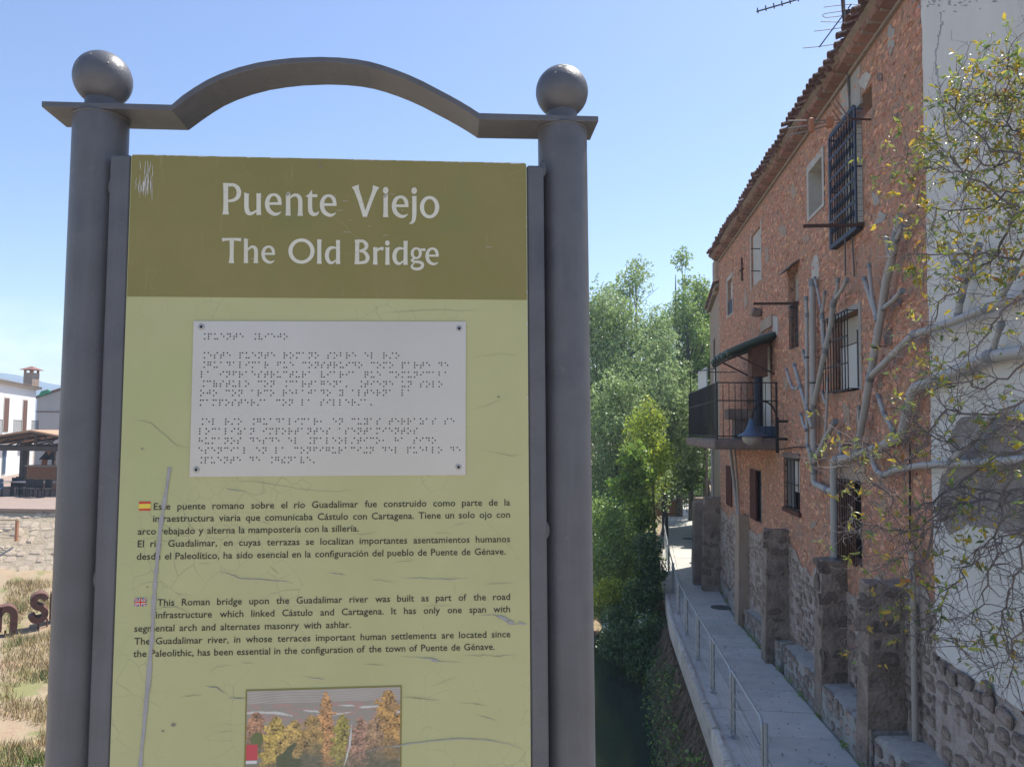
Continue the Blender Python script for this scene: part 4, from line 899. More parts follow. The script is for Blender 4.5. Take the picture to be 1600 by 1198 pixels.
b = MB(); b.box(-.45,-.12,yN-Y0+.35,yN-Y0+.8,5.62,6.32); b.build('meter_box', M['brown_metal'], bal)
b = MB(); b.lathe([(.09,0),(.09,1.32)], 14, c=(-.28, yN-Y0+.55, 4.3)); b.build('flue', M['blue_iron'], bal, 2)
b = MB(); b.box(-.5,-.03,yN-Y0+.06,yN-Y0+.12,4.3,4.55); b.build('blue_board', M['lamp_blue'], bal)
# corrugated canopy
b = MB(); nA = 60; vs = []
for i in range(nA+1):
    y = yN+.05+2.55*i/nA; w_ = .035*math.sin(i*1.3)+.03*nzf(i*.2,3)
    for f in (0, .35, .7, 1.0): vs.append(H((LX-(.95+.06*nzf(i*.3,1))*f, y+.1*f, 6.42-.36*f**1.2+w_-.03*math.sin(i*.35)*f)))
b.add(vs, [(4*i+j, 4*i+1+j, 4*i+5+j, 4*i+4+j) for i in range(nA) for j in range(3)]); cn = b.build('canopy_sheet', M['green_sheet'], house, True)
s_ = cn.modifiers.new('s', 'SOLIDIFY'); s_.thickness = .10; s_.offset = -1
for y in (yN+.15, yN+2.0):
    b = MB(); b.tube([H((LX-.02, y, 5.65)), H((LX-.85, y, 6.08))], .02, 6); b.build('canopy_strut', M['rust_iron'], cn)
b = MB(); b.box(-.93,-.88,yN-Y0+.1,yN-Y0+2.6,6.0,6.05); b.build('canopy_beam', M['rust_iron'], cn)
# ---- eave: mortar bed, cornice tiles, roof tiles
b = MB(); b.box(-.05, .3, .0, Y1-Y0, EAVE, EAVE+.05); b.build('eave_mortar', M['mortar'], house)
b = MB(); b.add([(-.30,-.02,EAVE+.20),(-.30,Y1-Y0+.1,EAVE+.20),(4.5,Y1-Y0+.1,EAVE+1.9),(4.5,-.02,EAVE+1.9),(-.12,-.02,EAVE+.10),(-.12,Y1-Y0+.1,EAVE+.10)], [(0,3,2,1),(0,1,5,4)]); b.build('roof_slab', M['mortar'], house)
def tilemesh(L_=.46, r0=.085, r1=.07, up=True, n=8, th=.012):
    vs = []; 
    for x, r in ((0, r0), (L_, r1)):
        for rad in (r, r-th):
            for k in range(n+1):
                a = math.pi*k/n; vs.append((x, rad*math.cos(a), (1 if up else -1)*rad*math.sin(a)*.8))
    m = n+1; fs = []
    for k in range(n):
        fs += [(k, k+1, 2*m+k+1, 2*m+k), (m+k+1, m+k, 3*m+k, 3*m+k+1), (k+1, k, m+k, m+k+1)]
    fs += [(0, 2*m, 3*m, m), (n, m+n, 3*m+n, 2*m+n)]
    me = bpy.data.meshes.new('roof_tile'); me.from_pydata(vs, [], fs); me.materials.append(M['tile']); return me
tc_, tp_ = tilemesh(), tilemesh(up=False)
sl = math.atan2(1.7, 4.92); rr = random.Random(4); n = 0
def puttile(me, x, y, z, name='roof_tile', jit=1):
    o_ = bpy.data.objects.new(name, me); COL.objects.link(o_); o_.parent = house; o_.location = (x+rr.gauss(0,.014)*jit, y+rr.gauss(0,.008), z+rr.gauss(0,.005)); o_.rotation_euler = (rr.gauss(0,.05), -sl+rr.gauss(0,.03), rr.gauss(0,.05))
y = .1
while y < Y1-Y0:
    wv = .03*math.sin(y*1.7)+.02*math.sin(y*4.1)
    for row in range(2): puttile(tc_, -.38+row*.36*math.cos(sl), y, EAVE+.235+row*.36*math.sin(sl)+wv+.012)
    puttile(tp_, -.33, y+.115, EAVE+.245+wv)
    y += .23
b = MB(); y = .1                                     # the rest of the roof
TV = [tuple(v.co) for v in tc_.vertices]; TF = [tuple(p.vertices) for p in tc_.polygons]
while y < Y1-Y0:
    for row in range(2, 13):
        x = -.38+row*.36*math.cos(sl); z = EAVE+.247+row*.36*math.sin(sl); Tm = Matrix.Translation((x, y, z)) @ Matrix.Rotation(-sl+rr.gauss(0,.02), 4, 'Y'); b.add([Tm @ Vector(v) for v in TV], TF)
    y += .23
b.build('upper_roof_tiles', M['tile'], house, kind='stuff')
y = .02; i = 0
while y < Y1-Y0-.1:
    wd = rr.uniform(.26,.33); b = MB()
    n_ = 5; pr = [(-.23+rr.gauss(0,.015), EAVE+.13), (-.20+rr.gauss(0,.01), EAVE+.095), (-.02, EAVE+.05), (.05, EAVE+.05), (.05, EAVE+.15), (-.23, EAVE+.165)]
    b.prism([(px_, y+.012, pz_) for px_, pz_ in pr], (0, wd-.03, 0)); b.build('cornice_tile', M['cornice'], house)
    b = MB(); b.box(-.17+rr.gauss(0,.03), .04, y+wd-.022, y+wd+.012, EAVE+.06, EAVE+.13); b.build('cornice_joint', M['mortar'], house)
    y += wd; i += 1

# ---- ledge plinth along the foot of the houses
pl = E('plinth_wall', (LX, 9, 0), 'low stone plinth wall running between walkway and house foot', 'low wall')
PL = Vector((LX, 9, 0)); segs = [(6.6, 9.75, .50), (9.9, 14.9, .50), (15.3, 19.4, .46), (19.8, 23.9, .42), (24.6, 31, .5)]
for (a, c, hh) in segs:
    b = MB(); n = max(2, int((c-a)/.35)); vs = []; r2 = random.Random(int(a*10))
    for i in range(n+1):
        y = a+(c-a)*i/n; z = Z_wk(y); j = r2.uniform(-.02,.02); wx = LX if y < 24.5 else X_in(y)+.55
        vs += [Vector((X_in(y)+.03+j*.5, y, z-.3))-PL, Vector((X_in(y)+.05+j, y, z+hh-.03+j))-PL, Vector((X_in(y)+.09+j, y, z+hh+j))-PL, Vector((wx+.02, y, z+hh+.03+j))-PL]
    b.add(vs, [(4*i+j, 4*i+4+j, 4*i+5+j, 4*i+1+j) for i in range(n) for j in range(3)]+[(0,1,2,3), (4*n+3,4*n+2,4*n+1,4*n)]); b.build('ledge', M['ledge_top'], pl, 2)
    st = []
    y = a
    fl = field((X_in(a)+.045, a, 0), Vector((X_in(c)-X_in(a), c-a, Z_wk(c)-Z_wk(a))), (0,0,1), (-1,.02,0), c-a, hh-.02, (.12,.2), (.16,.45), (.01,.03), .9, None, int(a*7), .006, .2)
    fl = [(Matrix.Translation((0,0,Z_wk(a))) @ m_, k, q) for m_, k, q in fl]
    place_stones(fl, M['low_stone'], pl, 60, stuff='plinth_rubble')
# ---- white house nearer the camera
wh = E('white_house', (LX, 3, 0), 'white rendered house wall with rubble stone foot at the right edge', 'house')
def Hw(p): return Vector(p)-Vector((LX, 3, 0))
b = MB(); vs = []; n = 40
zs_ = [2.0+i*7.75/45 for i in range(46)]
for k, z in enumerate(zs_):      # ragged joint with the red wall
    vs += [(-.018, 3.6, z), (-.018, Y0-3+.05+.035*nzf(z*5, 3)+.02*random.uniform(-1,1), z), (.05, Y0-3+.05, z)]
b.add(vs, [(3*i, 3*i+3, 3*i+4, 3*i+1) for i in range(45)]+[(3*i+1, 3*i+4, 3*i+5, 3*i+2) for i in range(45)])
b.add([(-.018,3.6,2.0),(-.018,3.6,9.75),(9,3.6,9.75),(9,3.6,2.0),(0,3.6,-2),(9,3.6,-2),(0,3.6,2.0)], [(0,1,2,3),(6,3,5,4)]); b.build('wall', M['white_render'], wh)
b = MB(); b.add([(-.1,3.5,9.76),(-.1,6.1,9.76),(5,6.1,10.4),(5,3.5,10.4)], [(0,1,2,3)]); b.build('roof', M['tile'], wh)
# rubble foot, ragged upper edge
def foot_top(y): return 2.03+.10*nzf(y*1.3, 9)+.05*nzf(y*5, 3)
b = MB(); vs = []; n = 60
for i in range(n+1):
    y = 6.6+(Y0-6.6)*i/n
    for j in range(13): z = -1.5+(foot_top(y)+1.5)*j/12; vs.append(Hw((LX-(.05+.03*abs(nzf(y*4, z*4, 1)) if j < 12 else .0), y, z)))
b.add(vs, [(i*13+j, i*13+j+1, (i+1)*13+j+1, (i+1)*13+j) for i in range(n) for j in range(12)]); b.build('stone_foot', M['low_wall'], wh, True)
fs_ = field((LX-.055, 6.6, -1.0), (0,1,0), (0,0,1), (-1,0,0), Y0-6.7, 3.1, (.09,.21), (.10,.36), (.008,.032), .95, lambda a, z, w_, h: z-1.0 > foot_top(a+6.6)-.03, 77, .006, .35)
place_stones([s for s in fs_ if s[2].z > .5 and s[2].y > 5.2], M['low_stone'], wh, 298)
def wpatch(name, pts, mat, t, jag=0, seed=1):
    r2 = random.Random(seed); P = []
    for i in range(len(pts)):
        a, c = Vector(pts[i]), Vector(pts[(i+1) % len(pts)]); k = max(1, int((c-a).length/9))
        for j in range(k): q = a.lerp(c, j/k); P.append((q.x+r2.uniform(-jag,jag), q.y+r2.uniform(-jag,jag)))
    b = MB(); b.prism([Hw(W(u, v, t)) for u, v in P], (t*.4, 0, 0)); return b.build(name, M[mat], wh)
wpatch('bare_patch', [(1485,835),(1460,800),(1470,745),(1490,720),(1480,690),(1500,652),(1560,648),(1604,655),(1604,700),(1604,830),(1600,842),(1560,828),(1510,820)], 'bare_patch', .026, 2.5, 3)
r2 = random.Random(8)
def blotch(u, v, ru, rv, k):
    wpatch('damp_stain', [(u+ru*math.cos(a*.9)*r2.uniform(.4,1.2), v+rv*math.sin(a*.9)*r2.uniform(.4,1.2)) for a in range(7)], 'stain', .0205+.0004*(k % 5), 0, 5)
for k in range(34): v = 20+k*5.3; blotch(1466+5*math.sin(v*.05)+r2.uniform(-2,2), v, r2.uniform(.6,2.2), r2.uniform(2,6), k)
for k in range(26): blotch(r2.uniform(1422,1560), abs(r2.gauss(0,10)), r2.uniform(1,5), r2.uniform(1,3), k)
b = MB(); b.tube([Hw(W(1424.5, 862, .09)), Hw(W(1428, 1000, .09)), Hw(W(1430.5, 1163, .09))], .036, 12); dp = b.build('downspout', M['beige_pipe'], wh, 2)
for v in (905, 1090): q = Hw(W(1426+(v-905)*.02, v, .09)); b = MB(); b.lathe([(.042,-.03),(.042,.03)], 12, c=q); b.build('pipe_clip', M['beige_pipe'], dp, 2)

# ---- the tree made of drain pipes
pt = E('drainpipe_tree', tuple(W(1303, 882, .12)), 'tree sculpture of grey plastic drainpipes branching across the red and white wall', 'pipe sculpture')
PT_ = pt.location.copy()
PIPES = [  # (diameter m, offset from the wall, points)
 (.108,.10,[(1269,437),(1269.5,480),(1271.4,717),(1272,730),(1271.6,751),(1274,756),(1292,765),(1302,768)]),
 (.045,.16,[(1273,434),(1276,447),(1282.7,479),(1284.3,488)]), (.070,.16,[(1284.3,492),(1287,535),(1290,548)]), (.05,.16,[(1288.9,455),(1286,480),(1284.5,492)]),
 (.062,.18,[(1259.3,464),(1260.4,490),(1260.8,627),(1261,660),(1261.5,695),(1268,720)]), (.05,.18,[(1255,548),(1256.7,562),(1260.5,572)]),
 (.055,.2,[(1229,577),(1236.5,603),(1241,607.5),(1247.5,606.7)]), (.07,.2,[(1241,570),(1250.3,603),(1261.3,641),(1268.7,668)]), (.055,.2,[(1251.2,647),(1255.8,663.7),(1260,672)]),
 (.085,.19,[(1270.5,638),(1288.9,549.8),(1299,504),(1301.3,477.7),(1304,468)]), (.055,.19,[(1304,468),(1308,452),(1309.5,435)]), (.055,.19,[(1304,468),(1314,455),(1324,437)]),
 (.08,.16,[(1305.4,658),(1288,687.5),(1270,724)]), (.045,.16,[(1293.5,590),(1290.7,663.6),(1288.5,686)]), (.04,.16,[(1284.3,612),(1287,622),(1291,632)]),
 (.05,.12,[(1311,675),(1314.6,712)]),
 (.115,.12,[(1304,882),(1302.6,730),(1303,720),(1308,717),(1330,714.5),(1362,703),(1392,690),(1404,686),(1410,676),(1424,616),(1430,605),(1451,598),(1503,577),(1545,557),(1603,549)]),
 (.10,.13,[(1334,712),(1339.4,698.5),(1352,636),(1358.7,594),(1378,485.5),(1385,436),(1390.8,417),(1399,374.4),(1407,335)]),
 (.05,.14,[(1399,378),(1404,366),(1411.5,353)]), (.05,.14,[(1384.6,370),(1388,385),(1391,414)]), (.05,.15,[(1357.7,413),(1363,466.7),(1371,496)]), (.06,.16,[(1350,435),(1359,463),(1371,500)]),
 (.06,.14,[(1380,482),(1395,470),(1410,454)]), (.085,.15,[(1358.7,590),(1380,569),(1416.5,533),(1427.5,522.8),(1482.6,505),(1540,482.7),(1603,459)]),
 (.07,.13,[(1496,500),(1500,470),(1507.6,440),(1496,418),(1477.6,380)]), (.06,.13,[(1507.6,440),(1519,415),(1530,382)]), (.055,.13,[(1560,474),(1575,445),(1588,420)]), (.055,.13,[(1550,553),(1557,528),(1565,505)]),
 (.075,.13,[(1363,705),(1364,722),(1371,737),(1380,742.4),(1404,733),(1440,727),(1482.6,725),(1530,722.7),(1603,717.4)]), (.07,.15,[(1485,722),(1518,690),(1550,650),(1580,640)]),
 (.06,.13,[(1372.4,617.7),(1381,645),(1394.5,670),(1398,686)]), (.045,.12,[(1342,634),(1341,656),(1346,664)])]
for d_, off, pts in PIPES:
    P = [W(u, v, off)-PT_ for u, v in pts]; b = MB(); b.tube(P, d_/2, 12); pp = b.build('pipe', M['pvc'], pt, 2)
    for k in (0, len(P)-1) if len(P) < 4 else (0, 3 if len(P) > 6 else 1, len(P)-2):
        a = P[k]; c = P[k+1] if k+1 < len(P) else P[k-1]; dd = (c-a).normalized()
        b = MB(); b.tube([a-dd*.01, a+dd*d_*1.1], d_/2*1.14, 12); b.build('socket', M['pvc_joint'], pp, 2)
    if len(P) >= 3 and d_ > .06:
        for k in range(1, len(P)-1):
            if (P[k+1]-P[k]).length > .9:
                q = P[k].lerp(P[k+1], .5); dd = (P[k+1]-P[k]).normalized(); b = MB(); b.tube([q-dd*.012, q+dd*.012], d_/2*1.12, 12); b.build('strap', M['strap'], pp, 2)
                b = MB(); b.tube([q, q+Vector((off,0,0))], .008, 5); b.build('bracket', M['strap'], pp)
# ---- bell lamp
q = hy(1215, 660, 15.75); lamp = E('bell_lamp', (LX, 15.75, q.z), 'blue bell-shaped wall lamp on curved iron arm below the balcony', 'lamp')
lx = hy(1175, 675, 15.75).x-LX; zc = hy(1175, 655, 15.75).z-q.z; zt_ = hy(1195, 628, 15.75).z-q.z; x2 = hy(1214, 660, 15.75).x-LX
arc = [(x2, 0, -.55), (x2, 0, 0)]+[(x2+(lx-x2)*.5*(1-math.cos(a)), 0, (zt_)*math.sin(a)+(zc)*(a/math.pi)**2*.9) for a in [math.pi*i/12 for i in range(1, 13)]]
b = MB(); b.tube(arc, .017, 8); b.build('arm', M['iron'], lamp, True)
b = MB(); b.box(x2-.03, x2+.03, -.02, .02, -.6, .1); b.box(x2+.03, .0, -.015, .015, -.35, -.3); b.box(x2+.03, 0, -.015, .015, 0, .05); b.build('wall_bracket', M['iron'], lamp)
zl = arc[-1][2]
b = MB(); b.lathe([(.001,.02),(.05,.02),(.055,-.03),(.075,-.06),(.085,-.12),(.12,-.20),(.17,-.26),(.28,-.315),(.285,-.33),(.26,-.325)], 28, c=(arc[-1][0], 0, zl)); b.build('lamp_shade', M['lamp_blue'], lamp, 2)
b = MB(); b.lathe([(.20,-.325),(.195,-.38),(.16,-.45),(.09,-.50),(.001,-.515)], 24, c=(arc[-1][0], 0, zl)); b.build('glass_bowl', M['lamp_glass'], lamp, True)

# ---- second and third house beyond
def obl_house(name, A, B, zt, zb, mat, lab, roof=True, sd=1):
    A = Vector((*A, 0)); B = Vector((*B, 0)); d = (B-A); Ln = d.length; d.normalize(); nn = Vector((d.y, -d.x, 0))*sd   # nn points into the hill (+x)
    t = E(name, tuple(A), lab, 'house'); b = MB(); q = [Vector((0,0,zb)), d*Ln+Vector((0,0,zb)), d*Ln+nn*8+Vector((0,0,zb)), nn*8+Vector((0,0,zb))]
    b.prism(q, (0,0,zt-zb)); b.build('wall', M[mat], t)
    if roof:
        b = MB(); e = .14; P = [-nn*e-d*.1+Vector((0,0,zt)), d*(Ln+.1)-nn*e+Vector((0,0,zt)), d*(Ln+.1)+nn*5+Vector((0,0,zt+1.6)), nn*5-d*.1+Vector((0,0,zt+1.6))]
        b.prism(P, (0,0,.08)); b.build('roof', M['mortar'], t)
        b = MB(); y = 0
        while y < Ln:
            for row in range(8):
                base = d*y+nn*(-e-.06+row*.4)+Vector((0,0,zt+.13+row*.4*.302)); ang = math.atan2(nn.y, nn.x)
                Tm = Matrix.Translation(base) @ Matrix.Rotation(ang, 4, 'Z') @ Matrix.Rotation(-.3, 4, 'Y'); b.add([Tm @ Vector(v) for v in TV], TF)
            y += .23
        b.build('roof_tiles', M['tile'], t, kind='stuff')
    def win(s, z, w_, h, m_='dark_in', fr='pale_reveal'):
        Fm = Matrix(((d.x, -nn.x, 0, (d*s).x), (d.y, -nn.y, 0, (d*s).y), (0,0,1,z), (0,0,0,1)))
        b = MB(); b.box(-w_/2-.06, w_/2+.06, -.0, .02, -.06, h+.06, M=Fm); f = b.build('window', M[fr], t); b = MB(); b.box(-w_/2, w_/2, .021, .03, 0, h, M=Fm); b.build('pane', M[m_], f)
    return t, win, d, nn
t2, win2, d2, n2 = obl_house('tan_house', (3.72, Y1+.02), (4.17, 29.8), 8.95, -2, 'tan_wall', 'narrow tan rendered house just beyond the red house')
win2(2.6, 6.6, .5, 1.0, fr='tan_wall'); win2(2.2, 4.6, .9, 2.0, 'white_door'); win2(3.8, 2.2, .8, 1.2)
t3, win3, d3, n3 = obl_house('far_house', (5.65, 38.5), (6.6, 44), 8.9, -2, 'grey_plaster', 'small grey house with steep roof edge behind the balcony end')
win3(1.6, 5.4, .6, 1.0)
b = MB(); b.bbox(-.05, .5, .6, 1.2, 8.9, 10.0, .03); b.build('chimney', M['tan_wall'], t2)
gw = E('garden_wall', (4.19, 29.85, 0), 'dark buttressed garden wall past the tan house at the path bend', 'wall')
b = MB(); b.prism([(0,0,-1),(1.05,8.6,-1),(1.4,8.6,-1),(.35,0,-1)], (0,0,3.1)); b.build('wall', M['buttress'], gw)
for i, (y, pr) in enumerate(((25.2,.8),(27.9,.7),(34,.6),(38,.6))):
    x = tab([(24.4,3.72),(29.8,4.17),(38.4,5.25)], y); b = MB(); b.bbox(-pr, .1, 0, .45, -1.0, 2.2-.3*i, .04); 
    o_ = b.build('buttress', M['buttress'], t2 if i < 2 else gw); o_.location = (x-(3.72 if i < 2 else 4.19), y-(Y1+.02 if i < 2 else 29.85), 0)
# orange planter wall and far handrail
q = hz(1044, 806, -.5); b = MB(); b.bbox(-.95,.65,0,.5,0,.92,.03); o_ = b.build('wall_block', M['brick_orange']); 
pb = E('planter_wall', (q.x, q.y, -.5), 'low orange rendered wall block where the walkway ends at the trees', 'low wall'); o_.parent = pb
b = MB(); b.bbox(-1.0,.70,-.05,.55,.922,1.0,.02); b.build('coping', M['pale_reveal'], pb)
q2 = hz(1062, 802, -.5); fr = E('metal_handrail', tuple(q2), 'black metal handrail beside the orange wall block at the far bend', 'railing')
for z in (.35,.6,.85): b = MB(); b.tube([(-.3,0,z),(.5,.4,z+.08),(1.4,1.2,z+.15)], .03, 6); b.build('rail', M['iron'], fr)
for x in (0, .7, 1.35): b = MB(); b.tube([(x*.98-.2, x*.7, -.1),(x*.98-.2, x*.7,.95)], .025, 6); b.build('post', M['iron'], fr)

# ---- antennas
def bars(t, mb_pts, name, r, mat): 
    b = MB(); b.tube(mb_pts, r, 6); return b.build(name, M[mat], t)
pA = hx(1322, 63, LX-.05); yA = pA.y
def A(u, v, dy=0): return hy(u, v, yA+dy)
m1 = E('roof_antenna', tuple(A(1318, 60)), 'television antenna with folded loop on tilted mast above the eave', 'antenna'); mo = m1.location.copy()
def am(t, mo_, pts, name, r=.012, mat='antenna'): b = MB(); b.tube([A(*p)-mo_ for p in pts], r, 6); return b.build(name, M[mat], t)
am(m1, mo, [(1311,-60),(1318,30),(1321,68),(1327,150)], 'mast', .018, 'rust_iron')
bm = am(m1, mo, [(1330,7),(1280,74)], 'boom', .010, 'iron')
for ps in ([(1287,11.5),(1316,8),(1332,6.5),(1349,9)], [(1282,34),(1318,35),(1340,31)], [(1272,49),(1300,46),(1328,41)], [(1254,75.5),(1280,73),(1307,69)]): am(bm, mo, ps, 'element', .006)
am(bm, mo, [(1350,11.5),(1320,17),(1292,21),(1286,23),(1285.5,25.5),(1290,28),(1315,25),(1348,19)], 'folded_element', .006)
b = MB(); q = A(1322.5, 20.5)-mo; b.bbox(q.x-.06,q.x+.06,-.03,.03,q.z-.05,q.z+.05,.01); b.build('junction_box', M['iron'], m1)
m2 = E('yagi_antenna', tuple(A(1215, 10)), 'long thin yagi antenna tip in the sky at the top edge', 'antenna'); mo2 = m2.location.copy()
bm2 = am(m2, mo2, [(1182,18.5),(1215,9),(1248,-1),(1311,-20)], 'boom', .011, 'iron')
for i in range(6): u = 1184+i*12.6; v = 17-i*3.7; am(bm2, mo2, [(u-.6,v-4), (u+.6,v+4,-.02)], 'element', .009, 'iron')
yO = W(1330, 230, .3).y
def A3(u, v, dy=0): return hy(u, v, yO+dy)
m3 = E('wall_antenna', tuple(A3(1290, 198)), 'weathered antenna with orange plastic blocks fixed near the barred top window', 'antenna'); mo3 = m3.location.copy()
def am3(pts, name, r=.008, mat='antenna', par=None): b = MB(); b.tube([A3(*p)-mo3 for p in pts], r, 6); return b.build(name, M[mat], par or m3)
for ps in ([(1231,189),(1267,188.5),(1310,188)], [(1231,201),(1267,196),(1300,190)], [(1231,212),(1267,204),(1300,194)], [(1330,187),(1306,193)]): am3(ps, 'element', .009)
for ps in ([(1298,158),(1316,180)], [(1306,155),(1326,184)], [(1300,172),(1315,192)], [(1325,183),(1305,219)]): am3(ps, 'element', .009, 'cornice')
for u, v, w_, h in ((1268,196,.035,.10),(1296,191,.05,.075)):
    q = A3(u, v)-mo3; b = MB(); b.bbox(q.x-w_,q.x+w_,q.y-.03,q.y+.03,q.z-h,q.z+h,.012); b.build('plastic_block', M['orange_plastic'], m3)
q = A3(1326, 186)-mo3; b = MB(); b.tube([q, Vector((LX-mo3.x, q.y+.1, q.z+.02))], .014, 6); b.build('bracket', M['rust_iron'], m3)
# ================================================================== VEGETATION
rg = np.random.default_rng(5)
def leaves(name, m, C, size, parent=None, asp=.6, droop=0, kind=None, fold=True):
    C = np.asarray(C, dtype=np.float32); n = len(C)
    a = rg.normal(size=(n,3)); a[:,2] -= droop; a /= np.linalg.norm(a, axis=1)[:,None]
    r = rg.normal(size=(n,3)); bq = np.cross(a, r); bq /= np.linalg.norm(bq, axis=1)[:,None]
    s = (size*rg.uniform(.65,1.3,(n,1))).astype(np.float32)
    nn = np.cross(a, bq)
    V = np.stack([C-a*s*.5, C+bq*s*.5*asp+nn*s*.08, C+a*s*.5, C-bq*s*.5*asp+nn*s*.08], axis=1).reshape(-1,3)
    me = bpy.data.meshes.new(name); me.vertices.add(4*n); me.vertices.foreach_set('co', V.ravel()); me.loops.add(4*n); me.loops.foreach_set('vertex_index', np.arange(4*n, dtype=np.int32))
    me.polygons.add(n); me.polygons.foreach_set('loop_start', np.arange(0, 4*n, 4, dtype=np.int32)); me.polygons.foreach_set('loop_total', np.full(n, 4, dtype=np.int32)); me.update(calc_edges=True)
    o = link(name, me, M[m], parent)
    if kind: o['kind'] = kind
    return o
def tree(loc, h, crown, m, size, n, lab, group, trunk_r=.14, lobes=26, spread=.42, mix_=None, name='riverside_tree', droop=0, seed=1, base=.15, sparse_top=0):
    rr = random.Random(seed); r_ = np.random.default_rng(seed); t = E(name, loc, lab, 'tree', group)
    cx, cy, cz, rx, ry, rz = crown                       # relative crown ellipsoid
    b = MB(); tips = []; lean = Vector((rr.uniform(-.4,.4), rr.uniform(-.4,.4), 0))
    tp = [Vector((0,0,-.3)), Vector((0,0,0))+lean*.1, Vector((cx*.5, cy*.5, cz*.6)), Vector((cx, cy, cz+rz*.45))+lean, Vector((cx, cy, cz+rz*.72))+lean]
    b.tube(tp, [trunk_r*1.3, trunk_r, trunk_r*.7, trunk_r*.3, .015], 8); b.build('trunk', M['bark'], t, True)
    cl = []
    for i in range(lobes):
        while True:
            p = Vector((rr.uniform(-1,1), rr.uniform(-1,1), rr.uniform(-1,1)))
            if .25 < p.length < 1.0: break
        wz = 1-.35*max(0, p.z); q = Vector((cx+p.x*rx*wz, cy+p.y*ry*wz, cz+p.z*rz)); cl.append((q, spread*rr.uniform(.55,1.35)*(1-.3*max(0, p.z))))
    b = MB()
    for q, s in cl:
        st = Vector((cx*.6, cy*.6, max(.3, cz-rz*.7+rr.uniform(0, rz*.9)))); st.z = min(st.z, q.z-.1)
        mid = st.lerp(q, .55)+Vector((rr.gauss(0,.15), rr.gauss(0,.15), rr.gauss(0,.1))); b.tube([st, mid, q+Vector((0,0,s*.6))], [trunk_r*.3, trunk_r*.15, .012], 5, False)
        for k in range(2): b.tube([mid, q+Vector((rr.gauss(0,s*.8), rr.gauss(0,s*.8), rr.gauss(0,s*.8)))], [trunk_r*.1, .008], 4, False)
    b.build('limbs', M['bark'], t, True)
    per = n//len(cl); P = []
    for q, s in cl:
        k = int(per*(s/spread)**1.6*(1-sparse_top*max(0, (q.z-cz)/rz)))+8; d = r_.normal(size=(k,3)); d *= (r_.uniform(0,1,(k,1))**.45/np.linalg.norm(d,axis=1)[:,None]); d[:,2] *= 1.15
        nzv = 1+.35*np.sin(d[:,[0]]*7+q.x)*np.sin(d[:,[2]]*6+q.z); P.append(np.array(q)+d*s*1.5*nzv)
    P = np.concatenate(P); sel = r_.random(len(P)) < (1 if mix_ is None else .78)
    leaves('foliage', m, P[sel], size, t, droop=droop)
    if mix_: leaves('foliage', mix_, P[~sel], size, t, droop=droop)
    return t
def bushes(name, pts, m, size, n, lab, cat, sd, group=None, kind=None, stems=True):
    """pts: (x,y,z,r) clumps of one plant"""
    r_ = np.random.default_rng(sd); rr = random.Random(sd); p0 = pts[0]; t = E(name, (p0[0], p0[1], p0[2]-p0[3]), lab, cat, group); o0 = np.array(t.location); P = []
    tot = sum(p[3]**2 for p in pts); b = MB()
    for x, y, z, r in pts:
        k = int(n*r*r/tot); d = r_.normal(size=(k,3)); d *= (r_.uniform(0,1,(k,1))**.42/np.linalg.norm(d,axis=1)[:,None])
        d *= 1+.4*np.sin(d[:,[0]]*5+x*3)*np.sin(d[:,[1]]*5+z*4)*np.sin(d[:,[2]]*6+y)
        P.append(np.array((x,y,z))+d*r-o0)
        for j in range(5):
            a = rr.uniform(0, 6.3); b.tube([Vector((x,y,z-r*1.1))-t.location, Vector((x+r*.3*math.cos(a), y+r*.3*math.sin(a), z))-t.location, Vector((x+r*.9*math.cos(a), y+r*.9*math.sin(a), z+r*.8*rr.random()))-t.location], [.02,.012,.005], 4, False)
    if stems: b.build('stems', M['bark'], t, True)
    leaves('foliage', m, np.concatenate(P), size, t); return t
def at(u, y, z=0): q = hy(u, 674, y); return (q.x, y, z)
G1 = 'tall trees beyond the bend of the river'
tree(at(1062, 46, -.5), 16.6, (0,0,9.8, 2.2,2.2,6.2), 'leaf_mid', .17, 26000, 'tall airy poplar whose loose top rises highest, beside the roofs', G1, .2, 34, .62, 'leaf_silver', seed=3, sparse_top=.1)
tree(at(990, 42, -.8), 15.6, (0,0,9.2, 2.1,2.1,5.9), 'leaf_silver', .15, 34000, 'dense silvery tree left of the airy poplar', G1, .2, 34, .75, 'leaf_mid', seed=4)
tree(at(938, 38, -.8), 13.5, (0,0,7.9, 2.0,2.0,5.0), 'leaf_silver', .14, 32000, 'silvery tree partly hidden by the right sign post', G1, .18, 30, .7, 'leaf_mid', seed=5)
tree(at(1102, 50, -.5), 13, (0,0,7.9, 2.3,2.2,5.6), 'leaf_mid', .18, 26000, 'green tree right behind the end of the houses', G1, .2, 28, .75, 'leaf_mid', seed=6)
tree(at(1040, 37, -.8), 10.6, (-.2,0,6.1, 1.9,1.7,3.5), 'leaf_silver', .13, 30000, 'rounded silvery willow behind the young yellow-green tree', G1, .16, 26, .7, 'leaf_dark', seed=7)
tree(at(965, 33, -1.2), 8, (0,0,4.9, 1.7,1.5,3.7), 'leaf_silver', .115, 34000, 'grey-green willow between the post and the young tree', G1, .15, 28, .62, 'leaf_mid', seed=8)
tree(at(1080, 44, -.5), 13, (0,0,8.2, 1.7,1.6,4.6), 'leaf_mid', .16, 20000, 'leafy tree filling the gap between the poplar and the balcony', G1, .16, 30, .66, 'leaf_silver', seed=13)
